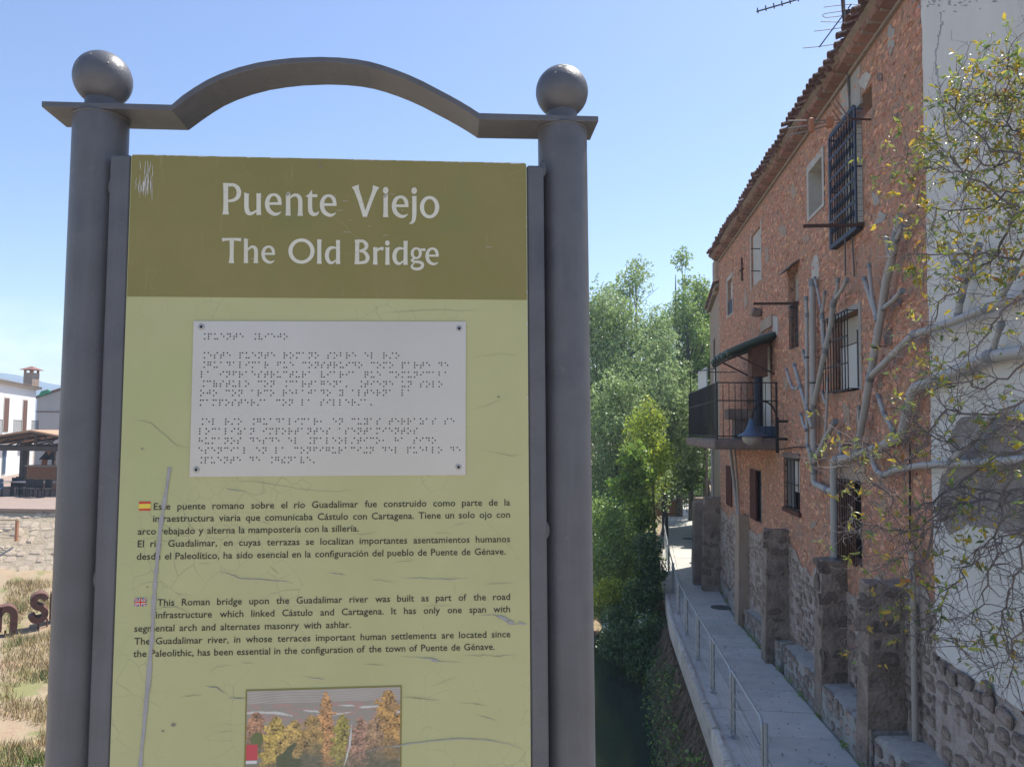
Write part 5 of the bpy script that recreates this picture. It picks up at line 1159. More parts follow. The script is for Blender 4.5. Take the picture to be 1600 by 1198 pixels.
for k, (u, y, h) in enumerate(((880,44,12),(815,40,11),(740,46,12),(660,43,11))):
    tree(at(u, y, -.8), h, (0,0,h*.56, 2.3,2.2,h*.38), 'leaf_silver' if k % 2 else 'leaf_mid', .2, 7000, 'riverside tree hidden behind the sign board, '+('behind its right edge', 'right of its middle', 'left of its middle', 'farthest left')[k], 'riverside trees behind the sign', .2, 24, .85, 'leaf_dark', seed=20+k)
tree(at(1026, 27.5, -1.6), 7, (-.2,0,5.6, .62,.55,1.9), 'leaf_lime', .09, 9000, 'young yellow-green tree, the brightest in the picture', None, .06, 24, .36, 'leaf_bright', 'young_tree', seed=9)
bushes('climbing_vine', [(*at(988, 25.5)[:2], 3.6, .50),(*at(1003, 25.5)[:2], 3.0, .48),(*at(975, 25.5)[:2], 2.6, .5),(*at(1000, 25.2)[:2], 2.1, .45),(*at(1003, 26)[:2], 1.5, .45)], 'leaf_bright', .17, 2600, 'bright broad-leaved vine in front of the silvery willow', 'vine', 31)
bushes('climbing_vine', [(*at(1072, 40)[:2], 3.2, .75),(*at(1078, 40)[:2], 2.2, .7),(*at(1064, 40)[:2], 1.9, .6)], 'leaf_bright', .2, 2200, 'bright green leaves over the path end near the orange block', 'vine', 32)
bushes('dark_shrub', [(*at(1010, 24)[:2], .9, .5),(*at(1016, 24)[:2], .2, .5),(*at(1003, 23.5)[:2], -.5, .6)], 'leaf_ivy', .09, 7000, 'dark ivy shrub hanging beside the outer side of the walkway', 'shrub', 33)
bushes('riverside_shrub', [(*at(945, 26)[:2], 1.4, .8),(*at(965, 25.5)[:2], .9, .8),(*at(940, 25)[:2], .2, .8),(*at(975, 26)[:2], .1, .7)], 'leaf_mid', .10, 9000, 'mid green shrub on the far bank left of the ivy', 'shrub', 34)
bushes('riverside_shrub', [(*at(938, 24)[:2], -.6, .35),(*at(955, 24.2)[:2], -.4, .4)], 'leaf_lime', .08, 1500, 'yellowish bush right beside the sign post low on the bank', 'shrub', 35)
bushes('water_plant', [(*at(975, 22.2)[:2], -1.5, .55),(*at(1000, 21.5)[:2], -1.7, .55),(*at(1035, 20.5)[:2], -1.8, .45),(*at(955, 22.5)[:2], -1.7, .4),(*at(1015, 22)[:2], -1.1, .5),(*at(962, 23.4)[:2], -1.15, .45),(*at(980, 23.2)[:2], -1.3, .4)], 'leaf_ivy', .08, 9000, 'dark waterside plants sprawling over the river', 'shrub', 36)
bushes('thicket', [(*at(u_, y_)[:2], z_, r_0) for u_, y_, z_, r_0 in ((930,30,-.6,1.1),(955,29,-.9,1.1),(985,29,-1.0,1.0),(1010,30,-1.0,.9),(940,30,.8,1.1),(970,31,.5,1.1),(990,32,.4,.9),(958,26,-1.2,.8),(980,26.5,-1.2,.8),(940,26,-1.0,.7),(915,29,.0,1.2))], 'leaf_mid', .12, 22000, 'dense green thicket closing the river below the willows', 'thicket', 44)
bushes('thicket', [(*at(u_, y_)[:2], z_, r_0) for u_, y_, z_, r_0 in ((940,52,0,2.4),(980,54,1,2.6),(1020,55,0,2.4),(1060,56,1,2.4),(1095,56,0,2.2),(1120,58,2,2.4),(900,52,1,2.6))], 'leaf_dark', .22, 16000, 'dark green undergrowth beneath the tall trees', 'thicket', 45)
for k, (u, y) in enumerate(((900, 30),(850,32),(780,31),(700,33))):
    bushes('riverside_shrub', [(*at(u, y)[:2], .2, 1.3),(*at(u+25, y)[:2], 1.0, 1.2),(*at(u-25, y)[:2], -.4, 1.2)], 'leaf_mid', .16, 3500, 'bank shrub hidden behind the sign board, '+('nearest its right post', 'second from its right post', 'third from its right post', 'farthest from its right post')[k], 'shrub', 60+k, 'shrubs behind the sign')
# growth on the steep bank under the walkway
b = MB(); rr = random.Random(12)
for i in range(1500):
    y = rr.uniform(10, 27); x0_ = X_out(y)-.10; z0_ = Z_wk(y)-.38-rr.uniform(0,.4); Ls = rr.uniform(.5,1.6); p = Vector((x0_+rr.uniform(-.05,.1), y, z0_))
    q = p+Vector((-rr.uniform(.05,.35), rr.gauss(0,.2), -Ls*.55)); e_ = q+Vector((-rr.uniform(-.05,.35), rr.gauss(0,.2), -Ls*.5)); b.tube([p, q, e_], [.006,.005,.002], 3, False)
b.build('dry_creepers', M['twig_dry'], None, kind='stuff')
C = []
for i in range(15000):
    y = rr.uniform(9, 27); dens = nzf(y*.5, 4)+nzf(y*1.5, 9)*.7; f = rr.random()
    if dens+f < .18 and y > 11.5: continue
    z = Z_wk(y)-.45-f*(Z_wk(y)-.45-WZ); C.append((X_out(y)-.12-rr.random()**1.5*.5*(.4+f*.9)+.1*nzf(y*2, z*2), y+rr.gauss(0,.05), z))
leaves('bank_ivy', 'leaf_ivy', [c for i, c in enumerate(C) if i % 4], .075, kind='stuff'); leaves('bank_ivy', 'leaf_mid', [c for i, c in enumerate(C) if i % 4 == 0], .08, kind='stuff')
# grass on the left bank
def grass(name, m, n, area, hgt, sd, cond=None):
    rr = random.Random(sd); b = MB(); k = 0
    while k < n:
        y = rr.uniform(*area); x = (-.78+rr.uniform(-.04,.16))*y
        if wall_side(x, y) > -.35: k += 1; continue
        if cond and not cond(x, y): k += 1; continue
        z = hgt_(x, y)
        for j in range(3):
            a = rr.uniform(0, 6.3); s = hgt*rr.uniform(.5,1.4); px_, py_ = x+rr.gauss(0,.08), y+rr.gauss(0,.08); tx, ty = math.cos(a)*s*.5, math.sin(a)*s*.5; w_ = .012
            b.add([(px_-w_*math.sin(a), py_+w_*math.cos(a), z-.02), (px_+w_*math.sin(a), py_-w_*math.cos(a), z-.02), (px_+tx, py_+ty, z+s)], [(0,1,2)])
        k += 1
    b.build(name, M[m], None, kind='stuff')
grass('dry_grass', 'blade_dry', 9000, (11, 27), .16, 3, lambda x, y: nzf(x*.5, y*.5, 1) > -.15)
grass('green_grass', 'blade_green', 6000, (10.5, 27), .16, 4, lambda x, y: nzf(x*.45, y*.45, 7) > .12 or y < 14.2)

# ================================================================== LEFT BANK: WALL, LETTERS, PLAZA
ws = E('retaining_wall', (WA.x, WA.y, -1.5), 'sunlit rubble stone retaining wall between dry bank and pink plaza', 'wall'); wo_ = ws.location.copy()
M['bank_stone'] = mk('bank_stone', [(.44,.36,.25),(.54,.45,.33),(.46,.33,.24)], 3, .95, .6, 12, objr=.12, island=.12, bd=.03, extra=overlay((.26,.27,.21), 2, .6, .7, amt=.5))
M['bank_mortar'] = mk('bank_mortar', [(.44,.35,.24),(.52,.44,.31)], 3, .95, .8, 12, bd=.04)
u1 = Vector((wd_.x, wd_.y, 0)); uh = Vector((-wn_.x, -wn_.y, 0)); u2 = (-uh*.74+Vector((0,0,.67))).normalized(); un = u1.cross(u2).normalized(); un = un if un.z > 0 else -un; Lw = (WB_-WA).length; LS = 2.3/u2.z
b = MB(); q = [-u2*.6, u1*Lw-u2*.6, u1*Lw-u2*.6-un*.5, -u2*.6-un*.5]; b.prism([Vector(p)-Vector((0,0,.2)) for p in q], u2*(LS+.6)); b.build('mortar_core', M['bank_mortar'], ws)
cp = MB(); 
k = 0.0; rr = random.Random(6)
while k < Lw-.7:
    l = rr.uniform(.5,.8); b = MB(); tp_0 = u2*LS-Vector((0,0,.2)); b.prism([u1*(k+.01)+uh*.1+tp_0, u1*(k+l-.01)+uh*.1+tp_0, u1*(k+l-.01)-uh*.45+tp_0, u1*(k+.01)-uh*.45+tp_0], (0,0,.14)); b.build('coping_stone', M['pave_pink'], ws); k += l
bs = field(Vector((WA.x, WA.y, -1.7))+un*.0, u1, u2, un, Lw, LS-.1, (.14,.45), (.18,.65), (.01,.05), .8, None, 55, -.02, .6)
# keep those seen beside the sign first
bs.sort(key=lambda s: 0 if -27 < s[2].x < -17 else 1)
pi = Matrix.Translation(wo_).inverted(); ms = stone_meshes(M['bank_stone'], 'stone')
for Mx, k, c in bs[:250]: o_ = bpy.data.objects.new('stone', ms[k]); COL.objects.link(o_); o_.parent = ws; o_.matrix_basis = pi @ Mx
b = MB()
for Mx, k, c in bs[250:]: b.add([(pi @ Mx) @ Vector(v) for v in VARS[k][0]], VARS[k][1])
if b.v: b.build('outer_stones', M['bank_stone'], ws, 2, kind='stuff')
# small wire gate let into the wall
q = hy(14, 828, 30.2); wg = E('wire_gate', tuple(q), 'low wire-mesh gate in a frame on top of the stone wall', 'gate'); 
b = MB()
for i in range(6): b.tube([(-.8, 0, -.3+.11*i), (0, .0, -.33+.12*i+.02*math.sin(i)), (.32, 0, -.33+.12*i)], .012, 5)
b.build('wire', M['steel'], wg, kind='stuff')
for x in (-.85, .36): b = MB(); b.box(x-.05,x+.05,-.05,.05,-.45,.4); b.build('post', M['brick_orange'], wg)
b = MB(); b.box(-.9,.42,-.04,.04,.40,.46); b.build('top_bar', M['bank_mortar'], wg)
# rusty letters
M['corten'] = mk('rusty_steel', [(.13,.065,.05),(.19,.10,.08)], 8, .85, .3, 40)
def letter3d(glyph, u, v, y, hpx, lab, dep, yaw, th=.0):
    q = hy(u, v, y); s = hpx/FPX*y; t = E('steel_letter', tuple(q), lab, 'letter', 'rusty steel letters on the bank'); t.rotation_euler = (0, 0, yaw)
    me_b = MB()
    for st, wd in glyph:
        c = cat([(x, z, 0) for x, z in st], 7) if len(st) > 2 else [(*p, 0) for p in st]; n = len(c); L_, R_ = [], []
        for i, p in enumerate(c):
            a, e_ = c[max(0,i-1)], c[min(n-1,i+1)]; tx, tz = e_[0]-a[0], e_[1]-a[1]; l = math.hypot(tx, tz) or 1
            L_.append((p[0]-tz/l*wd/2, p[1]+tx/l*wd/2)); R_.append((p[0]+tz/l*wd/2, p[1]-tx/l*wd/2))
        vs = [(x*s, yy, z*s) for yy in (0, dep) for (x, z) in L_+R_]; m = 2*n; fs = []
        for i in range(n-1): fs += [(i, i+1, n+i+1, n+i), (m+i, m+n+i, m+n+i+1, m+i+1), (i, m+i, m+i+1, i+1), (n+i, n+i+1, m+n+i+1, m+n+i)]
        fs += [(0, n, m+n, m), (n-1, m+n-1, m+2*n-1, 2*n-1)]
        me_b.add(vs, fs)
    me_b.build('letter_body', M['corten'], t); b = MB(); b.tube([(.0,dep*.5,0),(.0,dep*.5,-.75)], .03, 6); b.tube([(.3*s,dep*.5,0),(.3*s,dep*.5,-.75)], .03, 6); b.build('stake', M['corten'], t)
    return t
gl_n = [([(-.26,0),(-.26,1)], .26), ([(-.26,.62),(-.12,.84),(.08,.88),(.24,.72),(.27,.45),(.27,0)], .26)]
gl_S = [([(.24,.80),(.12,.95),(-.08,.95),(-.20,.78),(-.12,.58),(.08,.47),(.22,.30),(.16,.08),(0,0.02),(-.16,.05),(-.26,.22)], .22)]
gl_i = [([(0,0),(0,1)], .26)]
letter3d(gl_n, 8, 987, 21.0, 42, 'rusty steel letter n at the left edge on the dry bank', .42, R(38))
letter3d(gl_S, 60, 970, 21.8, 42, 'rusty steel letter S beside the left sign post', .5, R(38))
letter3d(gl_i, 83, 968, 22.4, 44, 'rusty upright letter half hidden by the left sign post', .34, R(38))

# white house with balconies
A_, B_ = hz(-30, 664, 0), None
def lv(u, y): q = hy(u, 600, y); return Vector((q.x, y))
hA, hB = lv(-45, 45.5), lv(57, 60)
twh, _, dW, nW = obl_house('village_house', hA, hB, 7.45, .5, 'white_render', 'white two-storey village house with small balconies and brown blinds', roof=False, sd=-1)
Ln = (hB-hA).length
M['white_lime'] = mk('limewash', [(.78,.78,.76)], rough=.9); twh.children[0].data.materials.clear(); twh.children[0].data.materials.append(M['white_lime'])
Fm = Matrix(((dW.x, nW.x, 0, 0), (dW.y, nW.y, 0, 0), (0,0,1,0), (0,0,0,1)))
b = MB(); b.box(-.3, Ln+.3, -.35, 8, 7.453, 7.65, M=Fm); b.build('cornice', M['bank_mortar'], twh)
b = MB(); b.add([Fm @ Vector(p) for p in ((-.35,-.45,7.66),(Ln+.35,-.45,7.66),(Ln+.35,4,8.6),(-.35,4,8.6),(Ln+.35,8.5,7.66),(-.35,8.5,7.66))], [(0,1,2,3),(3,2,4,5)]); b.build('roof', M['tile'], twh)
for s in (Ln-3.2, Ln-8.2, Ln-13):
    b = MB(); b.box(s-.7, s+.7, -.03, .02, 3.9, 6.5, M=Fm); f = b.build('balcony_door', M['pale_reveal'], twh); b = MB(); b.box(s-.55, s+.55, -.05, -.031, 3.95, 6.4, M=Fm); b.build('blind', M['brown_metal'], f)
    b = MB(); b.box(s-1.1, s+1.1, -.8, 0, 3.6, 3.75, M=Fm); bl = b.build('balcony', M['grey_plaster'], twh)
    b = MB()
    for i in range(12): x = s-1.05+2.1*i/11; b.box(x-.012, x+.012, -.79, -.77, 3.76, 4.75, M=Fm)
    b.box(s-1.1, s+1.1, -.8, -.76, 4.752, 4.8, M=Fm); b.build('railing', M['iron'], bl, kind='stuff')
    b = MB(); b.box(s-.5, s+.5, -.03, .02, .7, 2.9, M=Fm); f = b.build('window', M['pale_reveal'], twh); b = MB(); b.box(s-.4, s+.4, -.05, -.031, .8, 2.8, M=Fm); b.build('pane', M['lamp_blue'], f)
b = MB(); c = Vector((at(45, 62)[0]-twh.location.x, 62-twh.location.y, 0)); b.box(c.x-.42, c.x+.42, c.y-.42, c.y+.42, 7.5, 9.0); ch = b.build('chimney', M['tan_wall'], twh)
b = MB()
for sx in (-1, 1):
    for sy in (-1, 1): b.box(c.x+sx*.34-.07, c.x+sx*.34+.07, c.y+sy*.34-.07, c.y+sy*.34+.07, 9.002, 9.25)
b.build('chimney_pier', M['brick_orange'], ch); b = MB(); b.add([(c.x-.7,c.y-.7,9.252),(c.x+.7,c.y-.7,9.252),(c.x+.7,c.y+.7,9.252),(c.x-.7,c.y+.7,9.252),(c.x,c.y,9.6)], [(3,2,1,0),(0,1,4),(1,2,4),(2,3,4),(3,0,4)]); b.build('chimney_cap', M['cornice'], ch)
# grey gabled house behind
gA = hy(56, 664, 64); gh = E('gabled_house', (gA.x, 64, .5), 'grey rendered gable wall between the white house and the sign post', 'house')
b = MB(); b.prism([(0,0,0),(14,0,0),(14,0,7.0),(7,0,8.6),(0,0,6.4),], (0,10,0)); b.build('wall', M['concrete'], gh)
gh.children[0].data.materials.clear(); M['gable'] = mk('gable_render', [(.42,.42,.41),(.50,.49,.47)], .6, .9); gh.children[0].data.materials.append(M['gable'])
b = MB(); b.box(-.02,14,-.06,0,5.1,5.22); b.build('string_course', M['concrete'], gh)
b = MB(); b.prism([(-.3,-.25,6.33),(7,-.25,8.65),(14.3,-.25,7.0),(14.3,-.25,7.12),(7,-.25,8.8),(-.3,-.25,6.45)], (0,10.5,0)); b.build('roof', M['tile'], gh)
M['green_net'] = mk('green_net', [(.06,.30,.16)], rough=.8); b = MB(); b.prism([(.3,-.3,6.5),(1.6,-.3,6.9),(1.2,-.3,7.15),(.6,-.3,7.0)], (0,.2,0)); b.build('green_sheet', M['green_net'], gh)
# open shelter on the plaza
sx = at(57, 40); sh_ = E('open_shelter', (sx[0], 40, .6), 'open timber shelter with tiled gable roof on the plaza', 'shelter')
M['timber'] = mk('dark_timber', [(.07,.06,.05),(.11,.09,.075)], 6, .8)
zb0 = 4.4-38/FPX*40-.6; za0 = 4.4-13/FPX*40-.6
for x in (-4.5, -2.65, -.78, 1.5, 4.5):
    for y in (0, 5): b = MB(); b.bbox(x-.10, x+.10, y-.1, y+.1, 0, zb0-.16, .02); b.build('post', M['timber'], sh_)
for y in (0, 2.5, 5):
    b = MB(); b.box(-4.7, 4.7, y-.09, y+.09, zb0-.155, zb0+.10); b.build('tie_beam', M['timber'], sh_)
    for sg in (-1, 1): b = MB(); b.prism([(0,y-.07,za0-.02),(sg*5.0,y-.07,zb0+.02),(sg*5.0,y-.07,zb0+.14),(0,y-.07,za0+.10)][::sg], (0,.14,0)); b.build('rafter', M['timber'], sh_)
    b = MB(); b.box(-.07,.07,y-.05,y+.05,zb0+.10,za0-.02); b.build('king_post', M['timber'], sh_)
    for sg in (-1, 1):
        for f in (.25,.5,.75): b = MB(); b.tube([(sg*5*f-.0, y, zb0+.1), (sg*5*(f-.16), y, zb0+.1+(za0-zb0)*(1-f)*.9)], .05, 5); b.build('brace', M['timber'], sh_)
M['tile_sun'] = mk('sunlit_clay_tile', [(.42,.25,.15),(.52,.34,.22)], 5, .9, .6, 8, stretch=(1,.2,1))  # clay tile with its sunlit tone put into the colour
for sg in (-1, 1): b = MB(); b.prism([(0,-.5,za0+.1),(sg*5.2,-.5,zb0+.13),(sg*5.2,-.5,zb0+.20),(0,-.5,za0+.2)][::sg], (0,6,0)); b.build('roof_slope', M['tile_sun'], sh_)
# brick bar, cloths and tables under the shelter
q = at(74, 43); bk = E('brick_counter', (q[0], 43, .6), 'orange brick bar counter with arch under the shelter', 'counter')
b = MB(); b.box(-.95,1.4,-.3,.3,0,1.35); b.build('counter_front', M['brick_orange'], bk); b = MB(); b.box(-1.05,1.5,-.4,.4,1.352,1.43); b.build('counter_top', M['pale_reveal'], bk)
b = MB(); ar = [(.2+.45+.75*math.cos(a), 0, 1.43+1.15*math.sin(a)) for a in [math.pi*i/14 for i in range(15)]]; b.tube(ar, .16, 8); b.build('arch', M['brick_orange'], bk)
for i, u in enumerate((69, 78)):
    q = hy(u, 712, 41.5); t = E('hanging_cloth', tuple(q), ('left' if i == 0 else 'right')+' of the two dark triangular pennants hanging under the shelter', 'pennant', 'dark pennants under the shelter'); b = MB(); b.prism([(-.35,0,-.22),(.35,0,-.22),(.12,0,.26)], (0,.03,0)); b.build('cloth', M['strap'], t)
def table(u, y, lab, col='timber', w_=.9):
    q = at(u, y); t = E('table', (q[0], y, .6), lab, 'table', 'tables under the shelter'); b = MB(); b.bbox(-w_, w_, -.45, .45, .72, .77, .01); b.build('table_top', M['grey_plaster'] if col == 'g' else M[col], t)
    for sx_ in (-1, 1):
        for sy in (-1, 1): b = MB(); b.box(sx_*(w_-.08)-.03, sx_*(w_-.08)+.03, sy*.38-.03, sy*.38+.03, 0, .719); b.build('leg', M['timber'], t)
def chair(u, y, rz, lab, m_='strap'):
    q = at(u, y); t = E('chair', (q[0], y, .6), lab, 'chair', 'chairs around the tables'); t.rotation_euler = (0,0,rz)
    b = MB(); b.bbox(-.25,.25,-.25,.25,.43,.48,.01); b.build('seat', M[m_], t); b = MB(); b.bbox(-.25,.25,.22,.26,.50,.95,.01); b.build('backrest', M[m_], t)
    for sx_ in (-1, 1):
        for sy in (-1, 1): b = MB(); b.tube([(sx_*.21, sy*.21, 0), (sx_*.2, sy*.2, .43)], .02, 5); b.build('leg', M['strap'], t)
table(60, 38.8, 'long pale-topped table in the shade of the shelter', 'g', 1.2); table(3, 38.3, 'table at the left edge below the shelter posts', 'g', .6)
for i, (u, y, rz, lab, m_) in enumerate([(-2, 37.6, .3, 'blue chair at the left edge of the picture', 'lamp_blue'), (14, 38.2, 2.2, 'dark chair between the two left shelter posts', 'strap'), (34, 39.2, 3.1, 'dark chair standing by the second shelter post', 'strap'), (46, 38.0, 0, 'dark chair in front of the long table, left', 'strap'), (60, 37.8, .2, 'dark chair in front of the long table, centre', 'strap'), (74, 38.0, -.2, 'dark chair in front of the long table, right', 'strap'), (40, 40, 3, 'dark chair behind the left end of the long table', 'strap')]):
    chair(u, y, rz, lab, m_)

# ================================================================== THE NEAR TREE AT THE RIGHT
nt_ = E('leafing_tree', (3.25, 4.25, Z_wk(4.25)), 'sparse tree with tangled bare twigs and yellow-green leaves at the right edge', 'tree'); no = nt_.location.copy()
rr = random.Random(17); tips = []; TB = MB()
def branch(P, r0, r1, n=6):
    m = len(P); TB.tube(P, [r0+(r1-r0)*i/(m-1) for i in range(m)], n, False)
def pxp(u, v, y): return hy(u, v, y)-no
TB.tube([(.25,0,-.3),(.22,.0,1.0),(.1,.1,2.2),(.15,.15,3.4),(.1,.1,4.8),(.0,.2,6.2)], [.11,.10,.085,.07,.045,.02], 8)
LIMBS = [ # start y, end y, radius, leafiness, points
 (5.0,5.6,.013,1.0,[(1720,190),(1640,230),(1600,250),(1555,255),(1500,268),(1450,262),(1405,243)]),
 (5.0,5.3,.012,1.0,[(1720,120),(1640,145),(1580,150),(1540,153),(1505,154)]),
 (5.0,5.2,.010,1.0,[(1700,250),(1600,210),(1570,150),(1575,95)]),
 (4.9,5.8,.011,.8,[(1720,330),(1600,300),(1530,325),(1470,328),(1432,325)]),
 (4.9,5.5,.012,.8,[(1720,300),(1600,330),(1560,400),(1500,440),(1460,500),(1440,535)]),
 (4.8,5.4,.012,.5,[(1720,420),(1620,395),(1560,400),(1505,400),(1430,397),(1395,402)]),
 (4.9,5.2,.010,.6,[(1700,480),(1600,460),(1540,520),(1500,560),(1470,575)]),
 (4.8,5.6,.011,.6,[(1720,560),(1620,560),(1560,600),(1500,600),(1445,590),(1405,640)]),
 (4.8,5.6,.012,.7,[(1720,640),(1620,620),(1540,650),(1480,640),(1440,700),(1400,720),(1350,700),(1325,690)]),
 (4.8,5.2,.014,.3,[(1720,800),(1620,768),(1540,770),(1505,778),(1480,800),(1440,840),(1405,870)]),
 (4.8,5.3,.012,.8,[(1700,760),(1600,700),(1520,740),(1440,790),(1380,760),(1330,735),(1310,722)]),
 (4.7,5.4,.011,.9,[(1700,850),(1600,790),(1500,790),(1420,830),(1360,820),(1320,835)]),
 (4.8,5.3,.010,.9,[(1480,800),(1440,870),(1400,920),(1370,950),(1345,985)]),
 (4.7,5.2,.012,.5,[(1720,700),(1600,720),(1560,800),(1550,880),(1530,960),(1535,1010)]),
 (4.7,5.0,.012,.5,[(1720,780),(1620,800),(1590,900),(1570,980),(1585,1060)]),
 (4.7,5.1,.010,.3,[(1700,830),(1620,820),(1540,850),(1500,900),(1470,960),(1455,985)]),
 (4.7,5.0,.010,.5,[(1720,900),(1640,880),(1600,960),(1560,1040),(1500,1010)]),
 (4.7,5.4,.010,.4,[(1720,690),(1600,660),(1540,690),(1470,690),(1420,650)]),
 (4.9,5.6,.010,.9,[(1600,250),(1540,225),(1500,170),(1497,120)]),
 (4.9,5.6,.009,1,[(1600,330),(1520,280),(1480,230),(1478,195)]),
]
TW = []   # (point, direction, leafiness)
for ya, yb, r0, lf, pts in LIMBS:
    r0 *= .72
    n = len(pts); base = [pxp(u, v, ya-.7+(yb-ya)*.7*i/(n-1)+.12*nzf(u*.01, v*.01)) for i, (u, v) in enumerate(pts)]; Q = []
    c = []
    for i in range(n-1):
        for j in range(5):
            t = j/5; p0, p1, p2, p3 = base[max(0,i-1)], base[i], base[i+1], base[min(n-1,i+2)]
            q = .5*((2*p1)+(p2-p0)*t+(2*p0-5*p1+4*p2-p3)*t*t+(3*p1-3*p2+p3-p0)*t**3); c.append(q+Vector((rr.gauss(0,.012), rr.gauss(0,.02), rr.gauss(0,.012))))
    c.append(base[-1]); branch(c, r0, .002, 6)
    for i in range(4, len(c)):
        if rr.random() < .92:
            for s_ in range(rr.choice((1,2,2,3))): TW.append((c[i], (c[i]-c[i-1]).normalized(), lf, i/len(c)))
def walk(p, d, n, step, r, lf, depth, drp):
    pts = [p]
    for i in range(n):
        d = (d+Vector((rr.gauss(0,.34), rr.gauss(0,.34), rr.gauss(0,.34)-drp))).normalized(); p = p+d*step*rr.uniform(.7,1.3); pts.append(p)
        if depth < 2 and rr.random() < .34: walk(p, (d+Vector((rr.gauss(0,.9), rr.gauss(0,.9), rr.gauss(0,.9)))).normalized(), max(3, int(n*.6)), step*.85, r*.6, lf, depth+1, drp)
    TB.tube(pts, [r+(.0008-r)*i/n for i in range(n+1)], 4, False); tips.append((pts[-1], d, lf))
    if rr.random() < .6: tips.append((pts[len(pts)//2], d, lf))
for p, d, lf, f in TW:
    v = (d*.7+Vector((rr.gauss(0,.7), rr.gauss(0,.5), rr.gauss(0,.7)))).normalized(); walk(p, v, rr.randint(4, 8), .036, .0027, lf, 0, .10 if (p+no).z < 4.2 else -.01)
TB.build('branches', M['twig'], nt_, True)
# leaves: folded blades in rosettes
def leafmesh(m, L_=.052, w_=.012, curl=.2, seed=0):
    r2 = random.Random(seed); vs = []; n = 4
    for i in range(n+1):
        f = i/n; hw = w_*math.sin(math.pi*min(1, f*.92+.06))**.8; z = -curl*L_*f*f; vs += [(f*L_, -hw, z+hw*.45), (f*L_, 0, z), (f*L_, hw, z+hw*.45)]
    fs = [(3*i+j, 3*i+3+j, 3*i+4+j, 3*i+1+j) for i in range(n) for j in range(2)]
    me = bpy.data.meshes.new('leaf'); me.from_pydata(vs, [], fs); me.materials.append(M[m]); me.shade_smooth(); return me, vs, fs
LM = [leafmesh('leaf_yg', .05, .008, .3), leafmesh('leaf_yg', .058, .010, .7), leafmesh('leaf_green', .05, .011, .5), leafmesh('leaf_yellow', .048, .012, .9), leafmesh('leaf_yellow', .04, .011, .4), leafmesh('leaf_rust', .05, .014, 1.2)]
WTS = [5,5,4,4,2,.35]; LV = []
for p, d, lf in tips:
    w_z = (p+no).z; lf2 = lf*(.40 if w_z > 5.15 else .15)
    if rr.random() > lf2*.8: continue
    for k in range(rr.randint(2, 6)):
        a = (d*.6+Vector((rr.gauss(0,.8), rr.gauss(0,.8), rr.gauss(-.25,.6)))).normalized(); bq = a.cross(Vector((rr.gauss(0,1), rr.gauss(0,1), rr.gauss(0,1)))).normalized(); c = a.cross(bq); s = rr.uniform(.4,.9); q = p+Vector((rr.gauss(0,.012), rr.gauss(0,.012), rr.gauss(0,.012)))
        LV.append((Matrix(((a.x*s,bq.x*s,c.x*s,q.x),(a.y*s,bq.y*s,c.y*s,q.y),(a.z*s,bq.z*s,c.z*s,q.z),(0,0,0,1))), rr.choices(range(6), WTS)[0]))
LV.sort(key=lambda t: t[0].translation.x+no.x+(.0 if (t[0].translation+no).z > 3 else .3))
print('leaves', len(LV), 'tips', len(tips))
for Mx, k in LV[:299]: o_ = bpy.data.objects.new('leaf', LM[k][0]); COL.objects.link(o_); o_.parent = nt_; o_.matrix_basis = Mx
for mk_ in range(6):
    b = MB()
    for Mx, k in LV[299:]:
        if k == mk_: b.add([Mx @ Vector(v) for v in LM[k][1]], LM[k][2])
    if b.v: b.build('leaf_mass', LM[mk_][0].materials[0], nt_, True, kind='stuff')

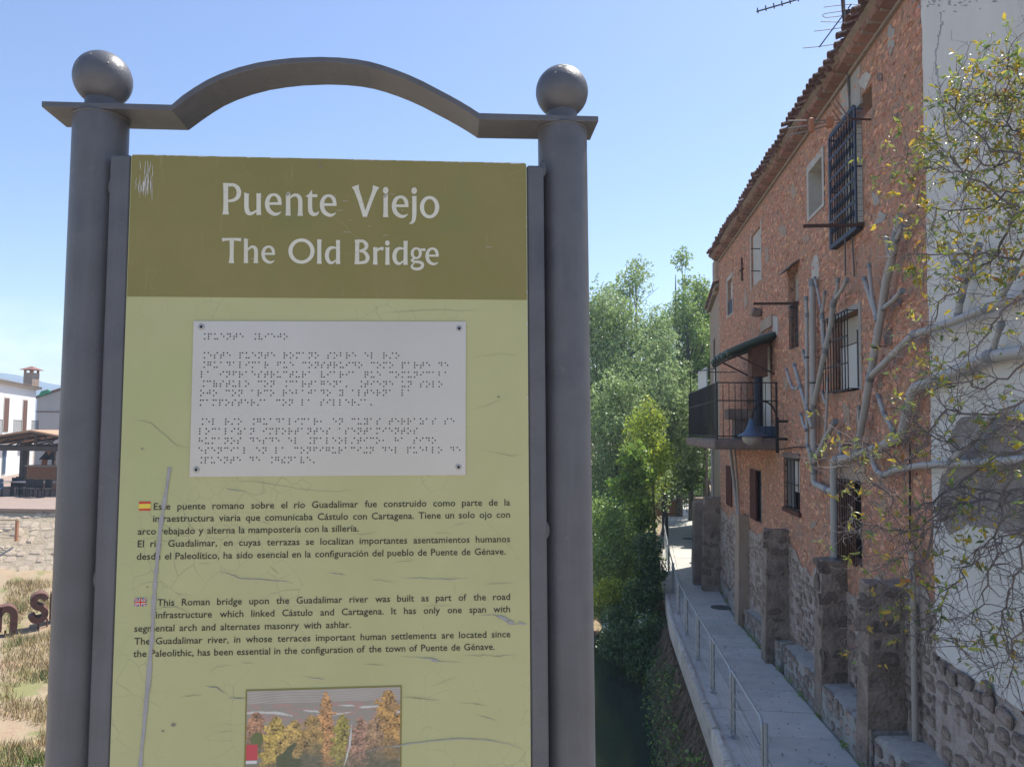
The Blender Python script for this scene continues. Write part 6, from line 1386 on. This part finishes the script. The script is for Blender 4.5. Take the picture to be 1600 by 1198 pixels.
# fallen leaves on the walkway
b = MB(); r3 = random.Random(77)
for i in range(420):
    y = r3.uniform(8.5, 26); f = r3.random()**(.5 if r3.random() < .5 else 1.6); x = X_out(y)+.12+(X_in(y)-X_out(y)-.2)*f; z = Z_wk(y)+.012; a = r3.uniform(0, 6.3); s = r3.uniform(.012,.032); c_, s_ = math.cos(a)*s, math.sin(a)*s
    b.add([(x-c_, y-s_, z), (x+s_*.45, y-c_*.45, z+.006), (x+c_, y+s_, z+r3.uniform(0,.012)), (x-s_*.45, y+c_*.45, z+.004)], [(0,1,2,3)])
b.build('fallen_leaves', M['twig_dry'], None, kind='stuff')

C = []; r3 = random.Random(91)
for i in range(60):
    y = r3.uniform(9, 25); x = X_in(y)+.02; 
    for k in range(r3.randint(6, 22)): C.append((x+r3.gauss(-.02,.03), y+r3.gauss(0,.06), Z_wk(y)+abs(r3.gauss(.03,.04))))
leaves('wall_foot_weeds', 'leaf_mid', C, .035, kind='stuff')
# stains and leaks on the facade: flat patches of other render, each of its own outline
r3 = random.Random(14)
for (u, v, ru, rv, m_) in ((1392,60,8,26,'grey_plaster'),(1375,120,6,10,'concrete'),(1398,180,6,9,'concrete'),(1240,300,5,16,'tan_wall'),(1222,360,6,14,'tan_wall'),(1198,400,4,18,'tan_wall'),(1260,372,7,8,'tan_wall'),(1165,470,3,20,'tan_wall'),(1320,300,3,5,'grey_plaster'),(1228,600,4,14,'tan_wall'),(1250,690,6,5,'tan_wall'),(1345,560,4,8,'concrete'),(1376,600,6,10,'tan_wall'),(1400,590,7,7,'tan_wall'),(1270,820,8,7,'tan_wall'),(1180,700,5,4,'concrete'),(1378,790,9,12,'tan_wall'),(1388,850,8,10,'brick_orange'),(1405,470,5,9,'concrete')):
    n_ = 11; patch('render_patch', [(u+ru*math.cos(-2*math.pi*a/n_)*r3.uniform(.45,1.15), v+rv*math.sin(-2*math.pi*a/n_)*r3.uniform(.45,1.15)) for a in range(n_)], m_, .012)

hm = bpy.data.materials.new('haze'); hm.use_nodes = True; hn = hm.node_tree.nodes; hn.remove(hn['Principled BSDF']); pv = hn.new('ShaderNodeVolumePrincipled')
pv.inputs['Color'].default_value = (.62,.80,1,1); pv.inputs['Density'].default_value = .0010; pv.inputs['Anisotropy'].default_value = .3; hm.node_tree.links.new(pv.outputs[0], hn['Material Output'].inputs['Volume'])
b = MB(); b.box(-1200, 1200, -80, 1600, -6, 30); b.build('haze', hm, None, kind='stuff')
